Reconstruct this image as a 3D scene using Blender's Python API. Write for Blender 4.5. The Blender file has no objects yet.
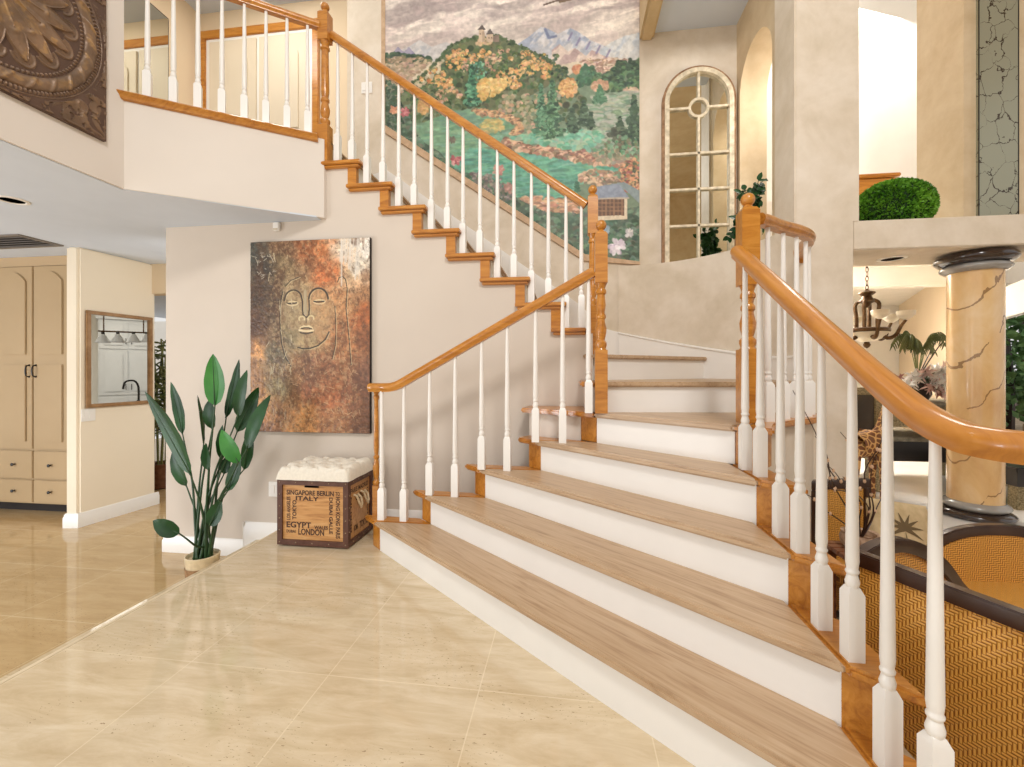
import bpy, bmesh, math, random
import numpy as np
from mathutils import Vector, Matrix
random.seed(7); rng = np.random.default_rng(7)
PI = math.pi
C = bpy.context.scene.collection
# ------------------------------------------------------------------ camera model (also used to measure)
F_PX, EYE, YAW = 430.0, 1.2, math.atan(57/430)
cY, sY = math.cos(YAW), math.sin(YAW)
def ray(px, py):
    a = (px-512)/F_PX; b = (371-py)/F_PX
    return (a*cY-sY, a*sY+cY, b)
def onY(px, py, y):
    d = ray(px, py); t = y/d[1]; return Vector((d[0]*t, y, EYE+d[2]*t))
def onX(px, py, x):
    d = ray(px, py); t = x/d[0]; return Vector((x, d[1]*t, EYE+d[2]*t))
def onZ(px, py, z):
    d = ray(px, py); t = (z-EYE)/d[2]; return Vector((d[0]*t, d[1]*t, z))
# ------------------------------------------------------------------ materials
def lin(c):
    return tuple(((v/255)/12.92 if v/255 <= .04045 else ((v/255+.055)/1.055)**2.4) for v in c)+(1,)
class NT:
    def __init__(s, name):
        s.m = bpy.data.materials.new(name); s.m.use_nodes = True
        s.t = s.m.node_tree; s.b = s.t.nodes['Principled BSDF']
    def n(s, typ, **kw):
        nd = s.t.nodes.new(typ)
        for k, v in kw.items(): setattr(nd, k, v)
        return nd
    def put(s, sock, v):
        if hasattr(v, 'links'): s.t.links.new(v, sock)
        elif v is not None: sock.default_value = v
    def math(s, op, a, b=None, c=None):
        nd = s.n('ShaderNodeMath', operation=op)
        s.put(nd.inputs[0], a)
        if b is not None: s.put(nd.inputs[1], b)
        if c is not None: s.put(nd.inputs[2], c)
        return nd.outputs[0]
    def co(s, kind='Object', scale=(1, 1, 1), rot=(0, 0, 0), loc=(0, 0, 0)):
        tc = s.n('ShaderNodeTexCoord'); mp = s.n('ShaderNodeMapping')
        s.t.links.new(tc.outputs[kind], mp.inputs[0])
        mp.inputs['Rotation'].default_value = rot; mp.inputs['Location'].default_value = loc
        m2 = s.n('ShaderNodeMapping'); m2.inputs['Scale'].default_value = scale; s.t.links.new(mp.outputs[0], m2.inputs[0])   # rotate first, then stretch
        return m2.outputs[0]
    def noise(s, vec, scale=5, detail=4, rough=.5, dist=0):
        nd = s.n('ShaderNodeTexNoise'); s.put(nd.inputs['Vector'], vec)
        nd.inputs['Scale'].default_value = scale; nd.inputs['Detail'].default_value = detail
        nd.inputs['Roughness'].default_value = rough; nd.inputs['Distortion'].default_value = dist
        return nd.outputs[0]
    def ramp(s, fac, stops):
        nd = s.n('ShaderNodeValToRGB'); s.put(nd.inputs[0], fac)
        e = nd.color_ramp.elements
        while len(e) < len(stops): e.new(.5)
        for i, (p, c) in enumerate(stops):
            e[i].position = p; e[i].color = lin(c) if len(c) == 3 else c
        return nd.outputs[0]
    def mix(s, f, a, b, mode='MIX'):
        nd = s.n('ShaderNodeMix', data_type='RGBA', blend_type=mode)
        s.put(nd.inputs[0], f); s.put(nd.inputs[6], a); s.put(nd.inputs[7], b)
        return nd.outputs[2]
    def bump(s, h, strength=.3, dist=.01):
        nd = s.n('ShaderNodeBump'); s.put(nd.inputs['Height'], h)
        nd.inputs['Strength'].default_value = strength; nd.inputs['Distance'].default_value = dist
        s.t.links.new(nd.outputs[0], s.b.inputs['Normal'])
    def fin(s, col=None, rough=.5, metal=0, spec=.5, coat=0):
        s.put(s.b.inputs['Base Color'], col)
        s.put(s.b.inputs['Roughness'], rough); s.b.inputs['Metallic'].default_value = metal
        s.b.inputs['Specular IOR Level'].default_value = spec
        if coat:
            s.b.inputs['Coat Weight'].default_value = coat; s.b.inputs['Coat Roughness'].default_value = .08
        return s.m
def plain(name, c, rough=.5, metal=0, var=6, scale=4, spec=.5, coat=0, bump=0, bscale=200):
    t = NT(name)
    v = t.noise(t.co(), scale, 4)
    lo = tuple(max(0, x-var) for x in c); hi = tuple(min(255, x+var) for x in c)
    col = t.ramp(v, [(.3, lo), (.7, hi)])
    if bump: t.bump(t.noise(t.co(), bscale, 2), bump, .002)
    return t.fin(col, rough, metal, spec, coat)
M = {}
M['wall'] = plain('cream_wall_paint', (226, 217, 206), .75, var=3, scale=1.5, spec=.2)
M['wallwarm'] = plain('beige_wall_paint', (230, 210, 180), .75, var=3, scale=1.5, spec=.2)
M['hallwall'] = plain('pale_cream_hall_paint', (240, 227, 204), .7, var=3, scale=1.5, spec=.2)
M['stairwall'] = plain('warm_grey_wall_paint', (212, 200, 186), .75, var=3, scale=1.5, spec=.2)
M['white'] = plain('white_satin_paint', (240, 236, 229), .35, var=2)
M['whitewall'] = plain('white_wall_paint', (246, 241, 232), .7, var=3)
M['ceil'] = plain('ceiling_paint', (212, 220, 231), .85, var=2, spec=.1)
def plaster(name, a, b, c):
    t = NT(name); co = t.co()
    n1 = t.noise(co, 2.2, 6, .6, .6); n2 = t.noise(co, 9, 5, .6)
    col = t.ramp(n1, [(.3, a), (.5, b), (.72, c)])
    col = t.mix(.25, col, t.ramp(n2, [(.35, a), (.65, c)]))
    t.bump(n2, .12, .01)
    return t.fin(col, .6, spec=.25)
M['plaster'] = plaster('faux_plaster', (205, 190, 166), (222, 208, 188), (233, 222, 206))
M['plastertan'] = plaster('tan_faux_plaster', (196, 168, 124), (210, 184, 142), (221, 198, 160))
M['plastershade'] = plaster('shaded_faux_plaster', (198, 174, 138), (212, 190, 156), (224, 206, 176))  # plaster darkened in colour to stand for faces turned from the light
def oak(name, dark, mid, light, rot=0, rough=.28, zs=14):
    t = NT(name)
    co = t.co(rot=(0, 0, rot), scale=(2.0, 26, zs))
    g = t.noise(co, 1.6, 8, .6, 1.2)
    g2 = t.noise(t.co(scale=(5, 60, 60 if zs > 5 else 8), rot=(0, 0, rot)), 3, 3, .6)
    col = t.ramp(g, [(.28, dark), (.5, mid), (.75, light)])
    col = t.mix(t.math('MULTIPLY', g2, .25), col, lin(dark))
    t.bump(g, .05, .002)
    return t.fin(col, rough, coat=.25)
M['oakrail'] = oak('honey_oak_rail', (162, 98, 32), (192, 126, 46), (208, 144, 62), PI/2, zs=2.5)
M['oak'] = oak('honey_oak', (158, 94, 30), (194, 128, 46), (214, 152, 68))
def treadwood():
    t = NT('pale_oak_tread'); rot = .7
    co = t.co(rot=(0, 0, rot), scale=(1.3, 20, 8))
    g = t.noise(co, 2.0, 9, .62, 1.2)
    big = t.noise(t.co(rot=(0, 0, rot), scale=(.8, 7, 2)), 2, 3)
    col = t.ramp(g, [(.25, (152, 120, 88)), (.48, (192, 162, 128)), (.75, (210, 184, 152))])
    col = t.mix(t.math('MULTIPLY', big, .3), col, lin((150, 118, 86)))
    t.bump(g, .06, .002)
    return t.fin(col, .38)
M['tread'] = treadwood()
def travertine(name, a, b, c):
    t = NT(name)
    co = t.co(scale=(1.6, 6.5, 1))
    n = t.noise(co, 1.9, 10, .7, .5)
    n2 = t.noise(t.co(scale=(2, 16, 1)), 2.5, 5, .6)
    col = t.ramp(n, [(.28, a), (.5, b), (.72, c)])
    col = t.mix(t.math('MULTIPLY', n2, .35), col, lin(a))
    pits = t.noise(t.co(scale=(14, 42, 1)), 3.2, 3, .7)
    zone = t.noise(t.co(scale=(1, 1.8, 1)), 1.7, 2)
    pm = t.math('MULTIPLY', t.math('GREATER_THAN', pits, .645), t.math('GREATER_THAN', zone, .5))
    col = t.mix(t.math('MULTIPLY', pm, .72), col, lin((130, 96, 60)))
    br = t.n('ShaderNodeTexBrick'); t.put(br.inputs['Vector'], t.co(rot=(0, 0, PI/2), loc=(.376, -.27, 0)))
    br.inputs['Scale'].default_value = 1; br.inputs['Brick Width'].default_value = .605; br.offset = 0; br.inputs['Row Height'].default_value = .605
    br.inputs['Mortar Size'].default_value = .0022; br.inputs['Color1'].default_value = (1, 1, 1, 1); br.inputs['Color2'].default_value = (.93, .93, .93, 1)
    br.inputs['Mortar'].default_value = (1, 1, 1, 1)
    col = t.mix(.6, col, br.outputs['Color'], 'MULTIPLY')
    col = t.mix(t.math('MULTIPLY', br.outputs['Fac'], .42), col, lin((240, 226, 196)))
    return t.fin(col, .06, spec=.5)
M['trav'] = travertine('polished_travertine', (200, 177, 140), (220, 201, 168), (236, 221, 194))
M['travdim'] = travertine('dimmed_travertine_hall', (186, 154, 108), (203, 173, 126), (214, 187, 144))  # same stone, darkened in colour to stand for the dimmer hall
M['dark'] = plain('dark_brown_wood', (58, 36, 26), .3, var=8, scale=12, coat=.3)
M['black'] = plain('black_metal', (28, 24, 22), .4, var=4)
M['bronze'] = plain('antique_bronze', (96, 70, 44), .45, .7, var=18, scale=30)
M['cab'] = plain('beige_cabinet_paint', (184, 157, 118), .45, var=3, scale=2)
M['doorpaint'] = plain('pale_door_paint', (226, 212, 188), .5, var=3, scale=2)
M['travedge'] = plain('honed_travertine_edge', (222, 204, 172), .65, var=8, scale=9)
M['cabwhite'] = plain('white_cabinet_paint', (222, 222, 222), .45, var=3)
M['linen'] = plain('cream_linen', (232, 224, 208), .9, var=5, scale=60, spec=.1, bump=.15)
M['glasslamp'] = plain('alabaster_glass', (240, 230, 208), .3, var=10, scale=12)
M['soil'] = plain('dark_soil', (44, 32, 22), .9, var=12, scale=50)
M['dgrey'] = plain('vent_metal', (120, 112, 104), .5, var=4)
M['vdark'] = plain('near_black', (38, 30, 26), .8, var=4)
M['cream'] = plain('aged_cream_paint', (214, 200, 172), .6, var=26, scale=22)
M['glassm'] = None
def mirror():
    t = NT('mirror_glass'); return t.fin(lin((222, 222, 214)), .015, 1)
M['mirror'] = mirror()
def leafmat(name, a, b):
    t = NT(name); n = t.noise(t.co(), 6, 3)
    col = t.ramp(n, [(.3, a), (.7, b)])
    return t.fin(col, .42, spec=.3)
M['leaf'] = leafmat('dark_glossy_leaf', (20, 50, 20), (38, 82, 34))
M['leafb'] = leafmat('bright_glossy_leaf', (38, 104, 34), (70, 140, 54))
M['stem'] = plain('green_stem', (38, 70, 34), .5, var=10)
M['box'] = leafmat('boxwood_leaf', (48, 104, 18), (122, 176, 56))
M['treeg'] = leafmat('tree_leaf', (66, 104, 58), (140, 178, 120))
def marble():
    t = NT('marbled_plaster'); co = t.co(scale=(1, 1, .5))
    n = t.noise(co, 3.2, 6, .62, .5)
    col = t.ramp(n, [(.3, (204, 158, 102)), (.5, (222, 184, 130)), (.72, (234, 208, 166))])
    w = t.n('ShaderNodeTexWave', wave_type='BANDS', bands_direction='DIAGONAL')
    t.put(w.inputs['Vector'], t.co(scale=(1.5, .2, -.9)))
    w.inputs['Scale'].default_value = 1.9; w.inputs['Distortion'].default_value = 5; w.inputs['Detail'].default_value = 5; w.inputs['Detail Scale'].default_value = 1.4
    v = t.math('GREATER_THAN', w.outputs['Fac'], .9955)
    br = t.noise(t.co(), 2.3, 2)
    v = t.math('MULTIPLY', v, t.math('GREATER_THAN', br, .47))
    col = t.mix(t.math('MULTIPLY', v, .75), col, lin((120, 84, 50)))
    return t.fin(col, .22, coat=.4)
M['marble'] = marble()
M['brownlac'] = plain('brown_lacquer', (54, 40, 34), .15, var=4, coat=.6)
M['greylac'] = plain('grey_lacquer', (150, 146, 140), .18, var=5, coat=.6)
def veined():
    t = NT('veined_antique_mirror'); co = t.co(scale=(1, 1, .75))
    d = t.noise(co, 5, 3)
    vec = t.n('ShaderNodeVectorMath', operation='ADD'); t.put(vec.inputs[0], co)
    sc = t.n('ShaderNodeVectorMath', operation='SCALE'); nd = t.n('ShaderNodeTexNoise'); t.put(nd.inputs['Vector'], co); nd.inputs['Scale'].default_value = 9; nd.inputs['Detail'].default_value = 5
    t.put(sc.inputs[0], nd.outputs['Color']); sc.inputs['Scale'].default_value = .16; t.put(vec.inputs[1], sc.outputs[0])
    vo = t.n('ShaderNodeTexVoronoi', feature='DISTANCE_TO_EDGE'); t.put(vo.inputs['Vector'], vec.outputs[0]); vo.inputs['Scale'].default_value = 8
    thr = t.math('MULTIPLY', t.noise(co, 9, 4), .075)
    v = t.math('LESS_THAN', vo.outputs['Distance'], t.math('SUBTRACT', thr, .026))
    col = t.mix(v, lin((158, 158, 138)), lin((74, 64, 54)))
    return t.fin(col, .25, .25)
M['veined'] = veined()
def woven(name, horiz=False, sc=100, cols=((112, 64, 18), (214, 144, 46), (240, 184, 92))):
    t = NT(name); tc = t.n('ShaderNodeTexCoord'); sp = t.n('ShaderNodeSeparateXYZ'); t.t.links.new(tc.outputs['Object'], sp.inputs[0])
    X, Y, Z = sp.outputs
    if horiz: u, v = t.math('MULTIPLY', X, sc), t.math('MULTIPLY', Y, sc)
    else: u, v = t.math('MULTIPLY', t.math('ADD', X, Y), sc), t.math('MULTIPLY', Z, sc)
    # herringbone: strip direction flips every two cells, the flip shifting by one each row
    k = t.math('FLOOR', t.math('MODULO', t.math('ADD', t.math('ADD', t.math('FLOOR', u), t.math('FLOOR', v)), 4000), 4))
    sel = t.math('LESS_THAN', k, 2)
    pu = t.math('ABSOLUTE', t.math('SINE', t.math('MULTIPLY', u, PI))); pv = t.math('ABSOLUTE', t.math('SINE', t.math('MULTIPLY', v, PI)))
    h = t.math('ADD', t.math('MULTIPLY', sel, pu), t.math('MULTIPLY', t.math('SUBTRACT', 1, sel), pv))
    col = t.ramp(h, [(.18, cols[0]), (.5, cols[1]), (.95, cols[2])])
    col = t.mix(t.math('MULTIPLY', t.noise(t.co(), 9, 3), .2), col, lin(cols[0]))
    t.bump(h, .5, .002)
    return t.fin(col, .42)
M['woven'] = woven('woven_rattan'); M['wovenseat'] = woven('woven_rattan_seat', True)
def vcol(name, rough=.6, metal=0, coat=0):
    t = NT(name); a = t.n('ShaderNodeAttribute'); a.attribute_name = 'Col'
    return t.fin(a.outputs['Color'], rough, metal, coat=coat)
M['paint'] = vcol('painted_surface', .55); M['canvas'] = vcol('textured_canvas', .42); M['relief'] = vcol('aged_bronze_relief', .42, .25)
# ------------------------------------------------------------------ mesh builder
class MB:
    def __init__(s): s.v = []; s.f = []
    def add(s, vs, fs):
        o = len(s.v); s.v += [tuple(p) for p in vs]; s.f += [tuple(i+o for i in f) for f in fs]; return s
    def prism(s, pts, z0, z1):
        n = len(pts)
        vs = [(p[0], p[1], z0) for p in pts]+[(p[0], p[1], z1) for p in pts]
        return s.add(vs, [tuple(range(n))[::-1], tuple(range(n, 2*n))]+[(i, (i+1) % n, (i+1) % n+n, i+n) for i in range(n)])
    def wallprism(s, pts, axis, a0, a1):   # pts are (u, z); extruded along the axis: 'y' means u is x
        n = len(pts)
        g = (lambda u, z, a: (u, a, z)) if axis == 'y' else (lambda u, z, a: (a, u, z))
        vs = [g(p[0], p[1], a0) for p in pts]+[g(p[0], p[1], a1) for p in pts]
        return s.add(vs, [tuple(range(n)), tuple(range(n, 2*n))[::-1]]+[(i, i+n, (i+1) % n+n, (i+1) % n) for i in range(n)])
    def box(s, x0, x1, y0, y1, z0, z1): return s.prism([(x0, y0), (x1, y0), (x1, y1), (x0, y1)], z0, z1)
    def obox(s, c, size, rot=0, M3=None):
        R = M3 or Matrix.Rotation(rot, 3, 'Z'); h = [d/2 for d in size]
        vs = [Vector(c)+R @ Vector((a*h[0], b*h[1], d*h[2])) for d in (-1, 1) for a, b in ((-1, -1), (1, -1), (1, 1), (-1, 1))]
        return s.add(vs, [(3, 2, 1, 0), (4, 5, 6, 7), (0, 1, 5, 4), (1, 2, 6, 5), (2, 3, 7, 6), (3, 0, 4, 7)])
    def lathe(s, prof, cx=0, cy=0, cz=0, seg=14, cap=True, rot=None):
        vs = []; fs = []
        for r, z in prof:
            for i in range(seg):
                a = 2*PI*i/seg; p = Vector((r*math.cos(a), r*math.sin(a), z))
                if rot: p = rot @ p
                vs.append((p.x+cx, p.y+cy, p.z+cz))
        for j in range(len(prof)-1):
            for i in range(seg):
                k = (i+1) % seg; fs.append((j*seg+i, j*seg+k, (j+1)*seg+k, (j+1)*seg+i))
        if cap: fs += [tuple(range(seg))[::-1], tuple(range((len(prof)-1)*seg, len(prof)*seg))]
        return s.add(vs, fs)
    def ball(s, c, r, seg=14, rings=8, sq=(1, 1, 1)):
        prof = [(max(1e-4, math.sin(PI*j/rings))*r, -math.cos(PI*j/rings)*r*sq[2]) for j in range(rings+1)]
        return s.lathe(prof, c[0], c[1], c[2], seg)
    def tube(s, path, r, seg=8):
        path = [Vector(p) for p in path]; n = len(path); vs = []; fs = []; last = None
        for i, p in enumerate(path):
            t = (path[min(i+1, n-1)]-path[max(i-1, 0)]).normalized()
            if last is None:
                a = Vector((0, 0, 1)) if abs(t.z) < .9 else Vector((1, 0, 0)); u = t.cross(a).normalized()
            else: u = (last-t*last.dot(t)).normalized()
            last = u; w = t.cross(u); rr = r(i/(n-1)) if callable(r) else r
            for k in range(seg):
                an = 2*PI*k/seg; vs.append(p+u*math.cos(an)*rr+w*math.sin(an)*rr)
        for i in range(n-1):
            for k in range(seg):
                m = (k+1) % seg; fs.append((i*seg+k, i*seg+m, (i+1)*seg+m, (i+1)*seg+k))
        fs += [tuple(range(seg))[::-1], tuple(range((n-1)*seg, n*seg))]
        return s.add(vs, fs)
    def sweep(s, path, prof, closed=False, up=(0, 0, 1)):     # prof: (side, up) points
        path = [Vector(p) for p in path]; n = len(path); vs = []; fs = []; m = len(prof); up = Vector(up)
        for i, p in enumerate(path):
            a = path[(i-1) % n] if closed else path[max(i-1, 0)]; b = path[(i+1) % n] if closed else path[min(i+1, n-1)]
            t1 = (p-a).normalized() if (p-a).length > 1e-9 else (b-p).normalized(); t2 = (b-p).normalized() if (b-p).length > 1e-9 else t1
            t = (t1+t2).normalized(); side = t.cross(up).normalized(); k = 1/max(.5, t.dot(t1))
            u2 = side.cross(t).normalized()
            for q in prof: vs.append(p+side*q[0]*k+u2*q[1]*(k if abs(t1.z-t2.z) > abs(t1.x-t2.x)+abs(t1.y-t2.y) else 1))
        for i in range(n if closed else n-1):
            for j in range(m):
                j2 = (j+1) % m; i2 = (i+1) % n
                fs.append((i*m+j, i*m+j2, i2*m+j2, i2*m+j))
        if not closed: fs += [tuple(range(m))[::-1], tuple(range((n-1)*m, n*m))]
        return s.add(vs, fs)
    def build(s, name, mat, parent=None, smooth=35, bevel=0, local=False):
        me = bpy.data.meshes.new(name)
        o0 = ORG.get(parent.name, Vector()) if parent and not local else Vector()
        me.from_pydata([(p[0]-o0[0], p[1]-o0[1], p[2]-o0[2]) for p in s.v], [], s.f)
        bm = bmesh.new(); bm.from_mesh(me); bmesh.ops.recalc_face_normals(bm, faces=bm.faces)
        if bevel: bmesh.ops.bevel(bm, geom=[e for e in bm.edges if len(e.link_faces) == 2 and e.calc_face_angle(0) > .6], offset=bevel, segments=2, affect='EDGES', clamp_overlap=True)
        bm.to_mesh(me); bm.free()
        return link(name, me, mat, parent, o0, smooth)
ORG = {}
def link(name, me, mat, parent=None, o0=Vector(), smooth=35):
    if mat: me.materials.append(mat)
    if smooth:
        for p in me.polygons: p.use_smooth = True
        me.set_sharp_from_angle(angle=math.radians(smooth))
    o = bpy.data.objects.new(name, me); C.objects.link(o)
    if parent: o.parent = parent; ORG[o.name] = o0
    return o
def thing(name, label, cat, loc=(0, 0, 0), group=None, rotz=0):
    o = bpy.data.objects.new(name, None); C.objects.link(o); o.location = loc; o.rotation_euler = (0, 0, rotz); o.empty_display_size = .1
    ORG[o.name] = Vector(loc); return tag(o, label, cat, group)
def tag(o, label, cat, group=None, kind=None):
    o['label'] = label; o['category'] = cat
    if group: o['group'] = group
    if kind: o['kind'] = kind
    return o
def struct(o, label, cat):
    return tag(o, label, cat, None, 'structure')
def line_at_y(a, b, y): t = (y-a[1])/(b[1]-a[1]); return (a[0]+(b[0]-a[0])*t, y)
def line_at_x(a, b, x): t = (x-a[0])/(b[0]-a[0]); return (x, a[1]+(b[1]-a[1])*t)
def shift(a, b, d):     # move a line to its right by d
    n = Vector((b[1]-a[1], -(b[0]-a[0]))).normalized()*d
    return (a[0]+n.x, a[1]+n.y), (b[0]+n.x, b[1]+n.y)
def arc(cx, cy, r, a0, a1, n): return [(cx+r*math.cos(math.radians(a0+(a1-a0)*i/n)), cy+r*math.sin(math.radians(a0+(a1-a0)*i/n))) for i in range(n+1)]
LOW = -.29            # lower floors
YB, YM = 3.15, 4.25   # wall under the upper flight, wall with the mural
TOP = 5.75
def zt(k): return .188*k+.006
# ------------------------------------------------------------------ setting
struct(MB().box(-2.16, 1.06, -3.2, 3.2, -.15, 0).build('floor', M['trav']), 'polished travertine platform in front of the staircase', 'floor')
struct(MB().box(-2.47, -2.155, -3.2, 3.2, LOW-.02, -.145).build('trim_1', M['trav']), 'narrow travertine step between platform and hall floor', 'step')
struct(MB().box(-2.185, -2.15, -3.2, 3.149, -.032, .0015).build('trim_2', M['travedge'], bevel=.008), 'rounded travertine edge of the entry platform', 'step edge')
struct(MB().box(-9, -2.16, -3.2, 9.5, LOW-.1, LOW).build('floor_hall', M['travdim']), 'lower hall floor of glossy travertine, its dimness put into the colour', 'floor')
struct(MB().box(1.06, 7, -3.2, 2.78, LOW-.1, LOW).build('floor_living', M['trav']), 'sunken living room floor under the rattan chairs', 'floor')
M['whitefloor'] = plain('white_polished_tile', (236, 232, 226), .12, var=4)
struct(MB().prism([(1.3, 2.76), (7, 2.76), (7, 9.5), (1.0, 9.5), (1.0, 4.5), (1.9, 3.2)], LOW-.1, .19).build('floor_dining', M['whitefloor']), 'raised white floor of the dining room around the column', 'floor')
# wall below the upper flight: stepped top edge
n_ = lambda k: -1.34+.262*(14-k)     # nosing line of each upper tread
prof = [(-3.305, LOW), (.17, LOW), (.17, zt(7)-.04)]
for k in range(8, 16): prof += [(min(.17, n_(k)-.05), zt(k-1)-.04), (min(.17, n_(k)-.05), zt(k)-.04)]
prof += [(-1.9, zt(15)-.04), (-1.9, 2.4), (-3.305, 2.4)]
p2 = []
for q in prof:
    if not p2 or (abs(q[0]-p2[-1][0])+abs(q[1]-p2[-1][1])) > 1e-4: p2.append(q)
struct(MB().wallprism(p2, 'y', YB, YB+.12).build('wall_stair', M['stairwall'], bevel=0), 'cream wall under the upper flight behind the abstract face painting', 'wall')
struct(MB().box(-3.305, -3.18, YB+.12, 3.5, LOW, 2.385).build('wall_hall_right', M['wallwarm']), 'end wall of the hall behind the tall plant', 'wall')
# upper floor: fascia, ceiling below it, wall with the relief plaque
fas = [(-9, -1.2), (-2.88, -1.2), (-2.88, 2.45), (-1.885, 3.118), (-1.885, 3.26), (-2.31, 3.26), (-2.31, 4.7), (-9, 4.7)]
struct(MB().prism(fas, 2.39, 3.0).build('wall_balcony', M['wall']), 'cream balcony fascia above the hall', 'wall')
cl = [(-9, -1.2), (-2.895, -1.2), (-2.895, 2.455), (-1.93, 3.085), (-1.93, 3.149), (-3.31, 3.149), (-3.31, 9.4), (-9, 9.4)]
struct(MB().prism(cl, 2.385, 2.395).build('ceiling', M['ceil']), 'pale blue grey hall ceiling', 'ceiling')
struct(MB().box(-3.06, -2.88, -1.2, 2.45, 3.0, TOP).build('wall_left', M['wall']), 'cream upper wall carrying the carved plaque', 'wall')
struct(MB().box(-4.5, -4.38, 2.0, 4.6, 3.0, TOP).build('wall_landing_left', M['wallwarm']), 'landing wall carrying the tall mirror', 'wall')
struct(MB().box(-4.5, -2.19, 4.6, 4.75, 3.0, TOP).build('wall_landing_back', M['wallwarm']), 'landing wall around the double door', 'wall')
struct(MB().box(-4.5, -2.31, 2.0, 4.75, 5.46, 5.5).build('ceiling_landing', M['ceil']), 'landing ceiling', 'ceiling')
struct(MB().box(-2.31, 1.76, YM, YM+.2, LOW, TOP).build('wall_mural', M['plaster']), 'plaster wall carrying the mural', 'wall')
struct(MB().box(-2.31, -2.19, YM+.2, 4.6, 2.9, TOP).build('wall_landing_return', M['wallwarm']), 'short return wall beside the door', 'wall')
# curved wall round the winding steps with its flat ledge
cw = arc(.47, 3.17, 1.07, 0, 90, 28)+[(.47, YM+.01), (1.6, YM+.01), (1.6, 3.17)]
struct(MB().prism(cw, LOW, 2.21).build('wall_curved', M['plaster'], smooth=30), 'low curved plaster wall around the winding steps', 'wall')
struct(MB().box(1.6, 1.895, 3.17, 3.69, LOW, 2.21).build('wall_right', M['plaster']), 'plaster wall below the pillar right of the steps', 'wall')
struct(MB().box(1.895, 6.5, 3.17, 3.69, 2.015, 2.21).build('trim_ledge', M['plaster'], bevel=.006), 'wide plaster ledge carrying the topiary', 'ledge')
# wall with the arched opening, then the square pillar in front of it
def arched(u0, u1, z0, z1, c, r, zs, n=20):
    pts = [(u0, z0), (c-r, z0), (c-r, zs)]
    pts += [(c-r*math.cos(PI*i/n), zs+r*math.sin(PI*i/n)) for i in range(1, n)]
    return pts+[(c+r, zs), (c+r, z0), (u1, z0), (u1, z1), (u0, z1)]
struct(MB().wallprism(arched(3.47, YM+.01, 2.2, TOP, 3.86, .315, 3.70), 'x', 1.55, 1.78).build('wall_arch', M['plastershade'], smooth=20), 'plaster wall pierced by a tall arch, its shade put into the colour', 'wall')
struct(MB().box(1.532, 1.937, 3.171, 3.47, 2.2, TOP).build('wall_pillar', M['plaster'], bevel=.008), 'square plaster pillar above the ledge', 'pillar')
struct(MB().box(.72, 1.56, 3.35, YM+.01, 4.43, 4.5).build('ceiling_nook', M['ceil']), 'small ceiling above the arched mirror', 'ceiling')
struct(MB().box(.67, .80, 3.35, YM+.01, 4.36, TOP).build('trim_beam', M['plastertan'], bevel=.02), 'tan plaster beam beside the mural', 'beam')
struct(MB().box(2.948, 3.35, 3.66, 4.1, 2.2, TOP).build('wall_pier', M['plastershade']), 'plaster pier behind the ledge, coloured as if shaded', 'pier')
struct(MB().box(3.35, 6.5, 3.66, 3.8, 2.2, TOP).build('wall_upper_right', M['plaster']), 'plaster wall beside the veined glass panel', 'wall')
struct(MB().box(1.7, 5.5, 5.6, 5.75, 2.2, 7.5).build('wall_upper_back', M['whitewall']), 'bright white wall beyond the ledge', 'wall')
struct(MB().box(1.79, 3.4, 4.46, 5.6, 2.5, 2.84).build('trim_shelf', M['whitewall']), 'white raised shelf behind the ledge', 'shelf')
# veined antique mirror strip
gp = MB().box(3.03, 3.285, 3.635, 3.66, 2.2, 5.4).build('mirror_panel', M['veined'])
tag(gp, 'tall narrow antique mirror panel with dark branching veins', 'mirror panel')
fr = MB()
for x in (3.026, 3.284): fr.box(x, x+.005, 3.632, 3.637, 2.2, 5.4)
fr.build('edge_strip', M['black'], gp)
# dining room shell
struct(MB().prism([(1.79, 4.46), (4.4, 4.46), (6.6, 9.0), (1.79, 9.0)], 2.42, 2.5).box(1.79, 4.4, 3.69, 4.46, 2.19, 2.21).box(1.79, 4.4, 4.45, 4.465, 2.19, 2.5).build('ceiling_dining', M['whitewall']), 'white dining room ceiling', 'ceiling')
d0, d1 = Vector((3.86, 4.42)), Vector((6.1, 8.9))
dd = (d1-d0).normalized(); dn = Vector((dd.y, -dd.x))
def wq(a, b, th=.12): p, q = d0+dd*a, d0+dd*b; return [(p.x, p.y), (q.x, q.y), (q.x+dn.x*th, q.y+dn.y*th), (p.x+dn.x*th, p.y+dn.y*th)]
struct(MB().prism(wq(.6, 5), LOW, 2.5).build('wall_dining_right', M['wallwarm']), 'cream dining wall behind the flowers', 'wall')
struct(MB().box(1.0, 6.6, 8.9, 9.0, LOW, 2.5).build('wall_dining_back', M['whitewall']), 'white far dining wall', 'wall')
struct(MB().box(1.6, 1.75, 4.45, 9.0, LOW, 2.5).build('wall_dining_left', M['wallwarm']), 'left dining wall', 'wall')
# right half of the tall room behind the camera (what the arched mirror looks at)
struct(MB().box(1.4, 7.0, -3.4, -3.2, LOW, TOP).build('wall_front', M['plastertan']), 'tan plaster front wall of the living room', 'wall')
struct(MB().box(1.4, 7.0, -3.4, 3.2, TOP, TOP+.1).build('ceiling_living', M['plastertan']), 'high living room ceiling', 'ceiling')
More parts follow.
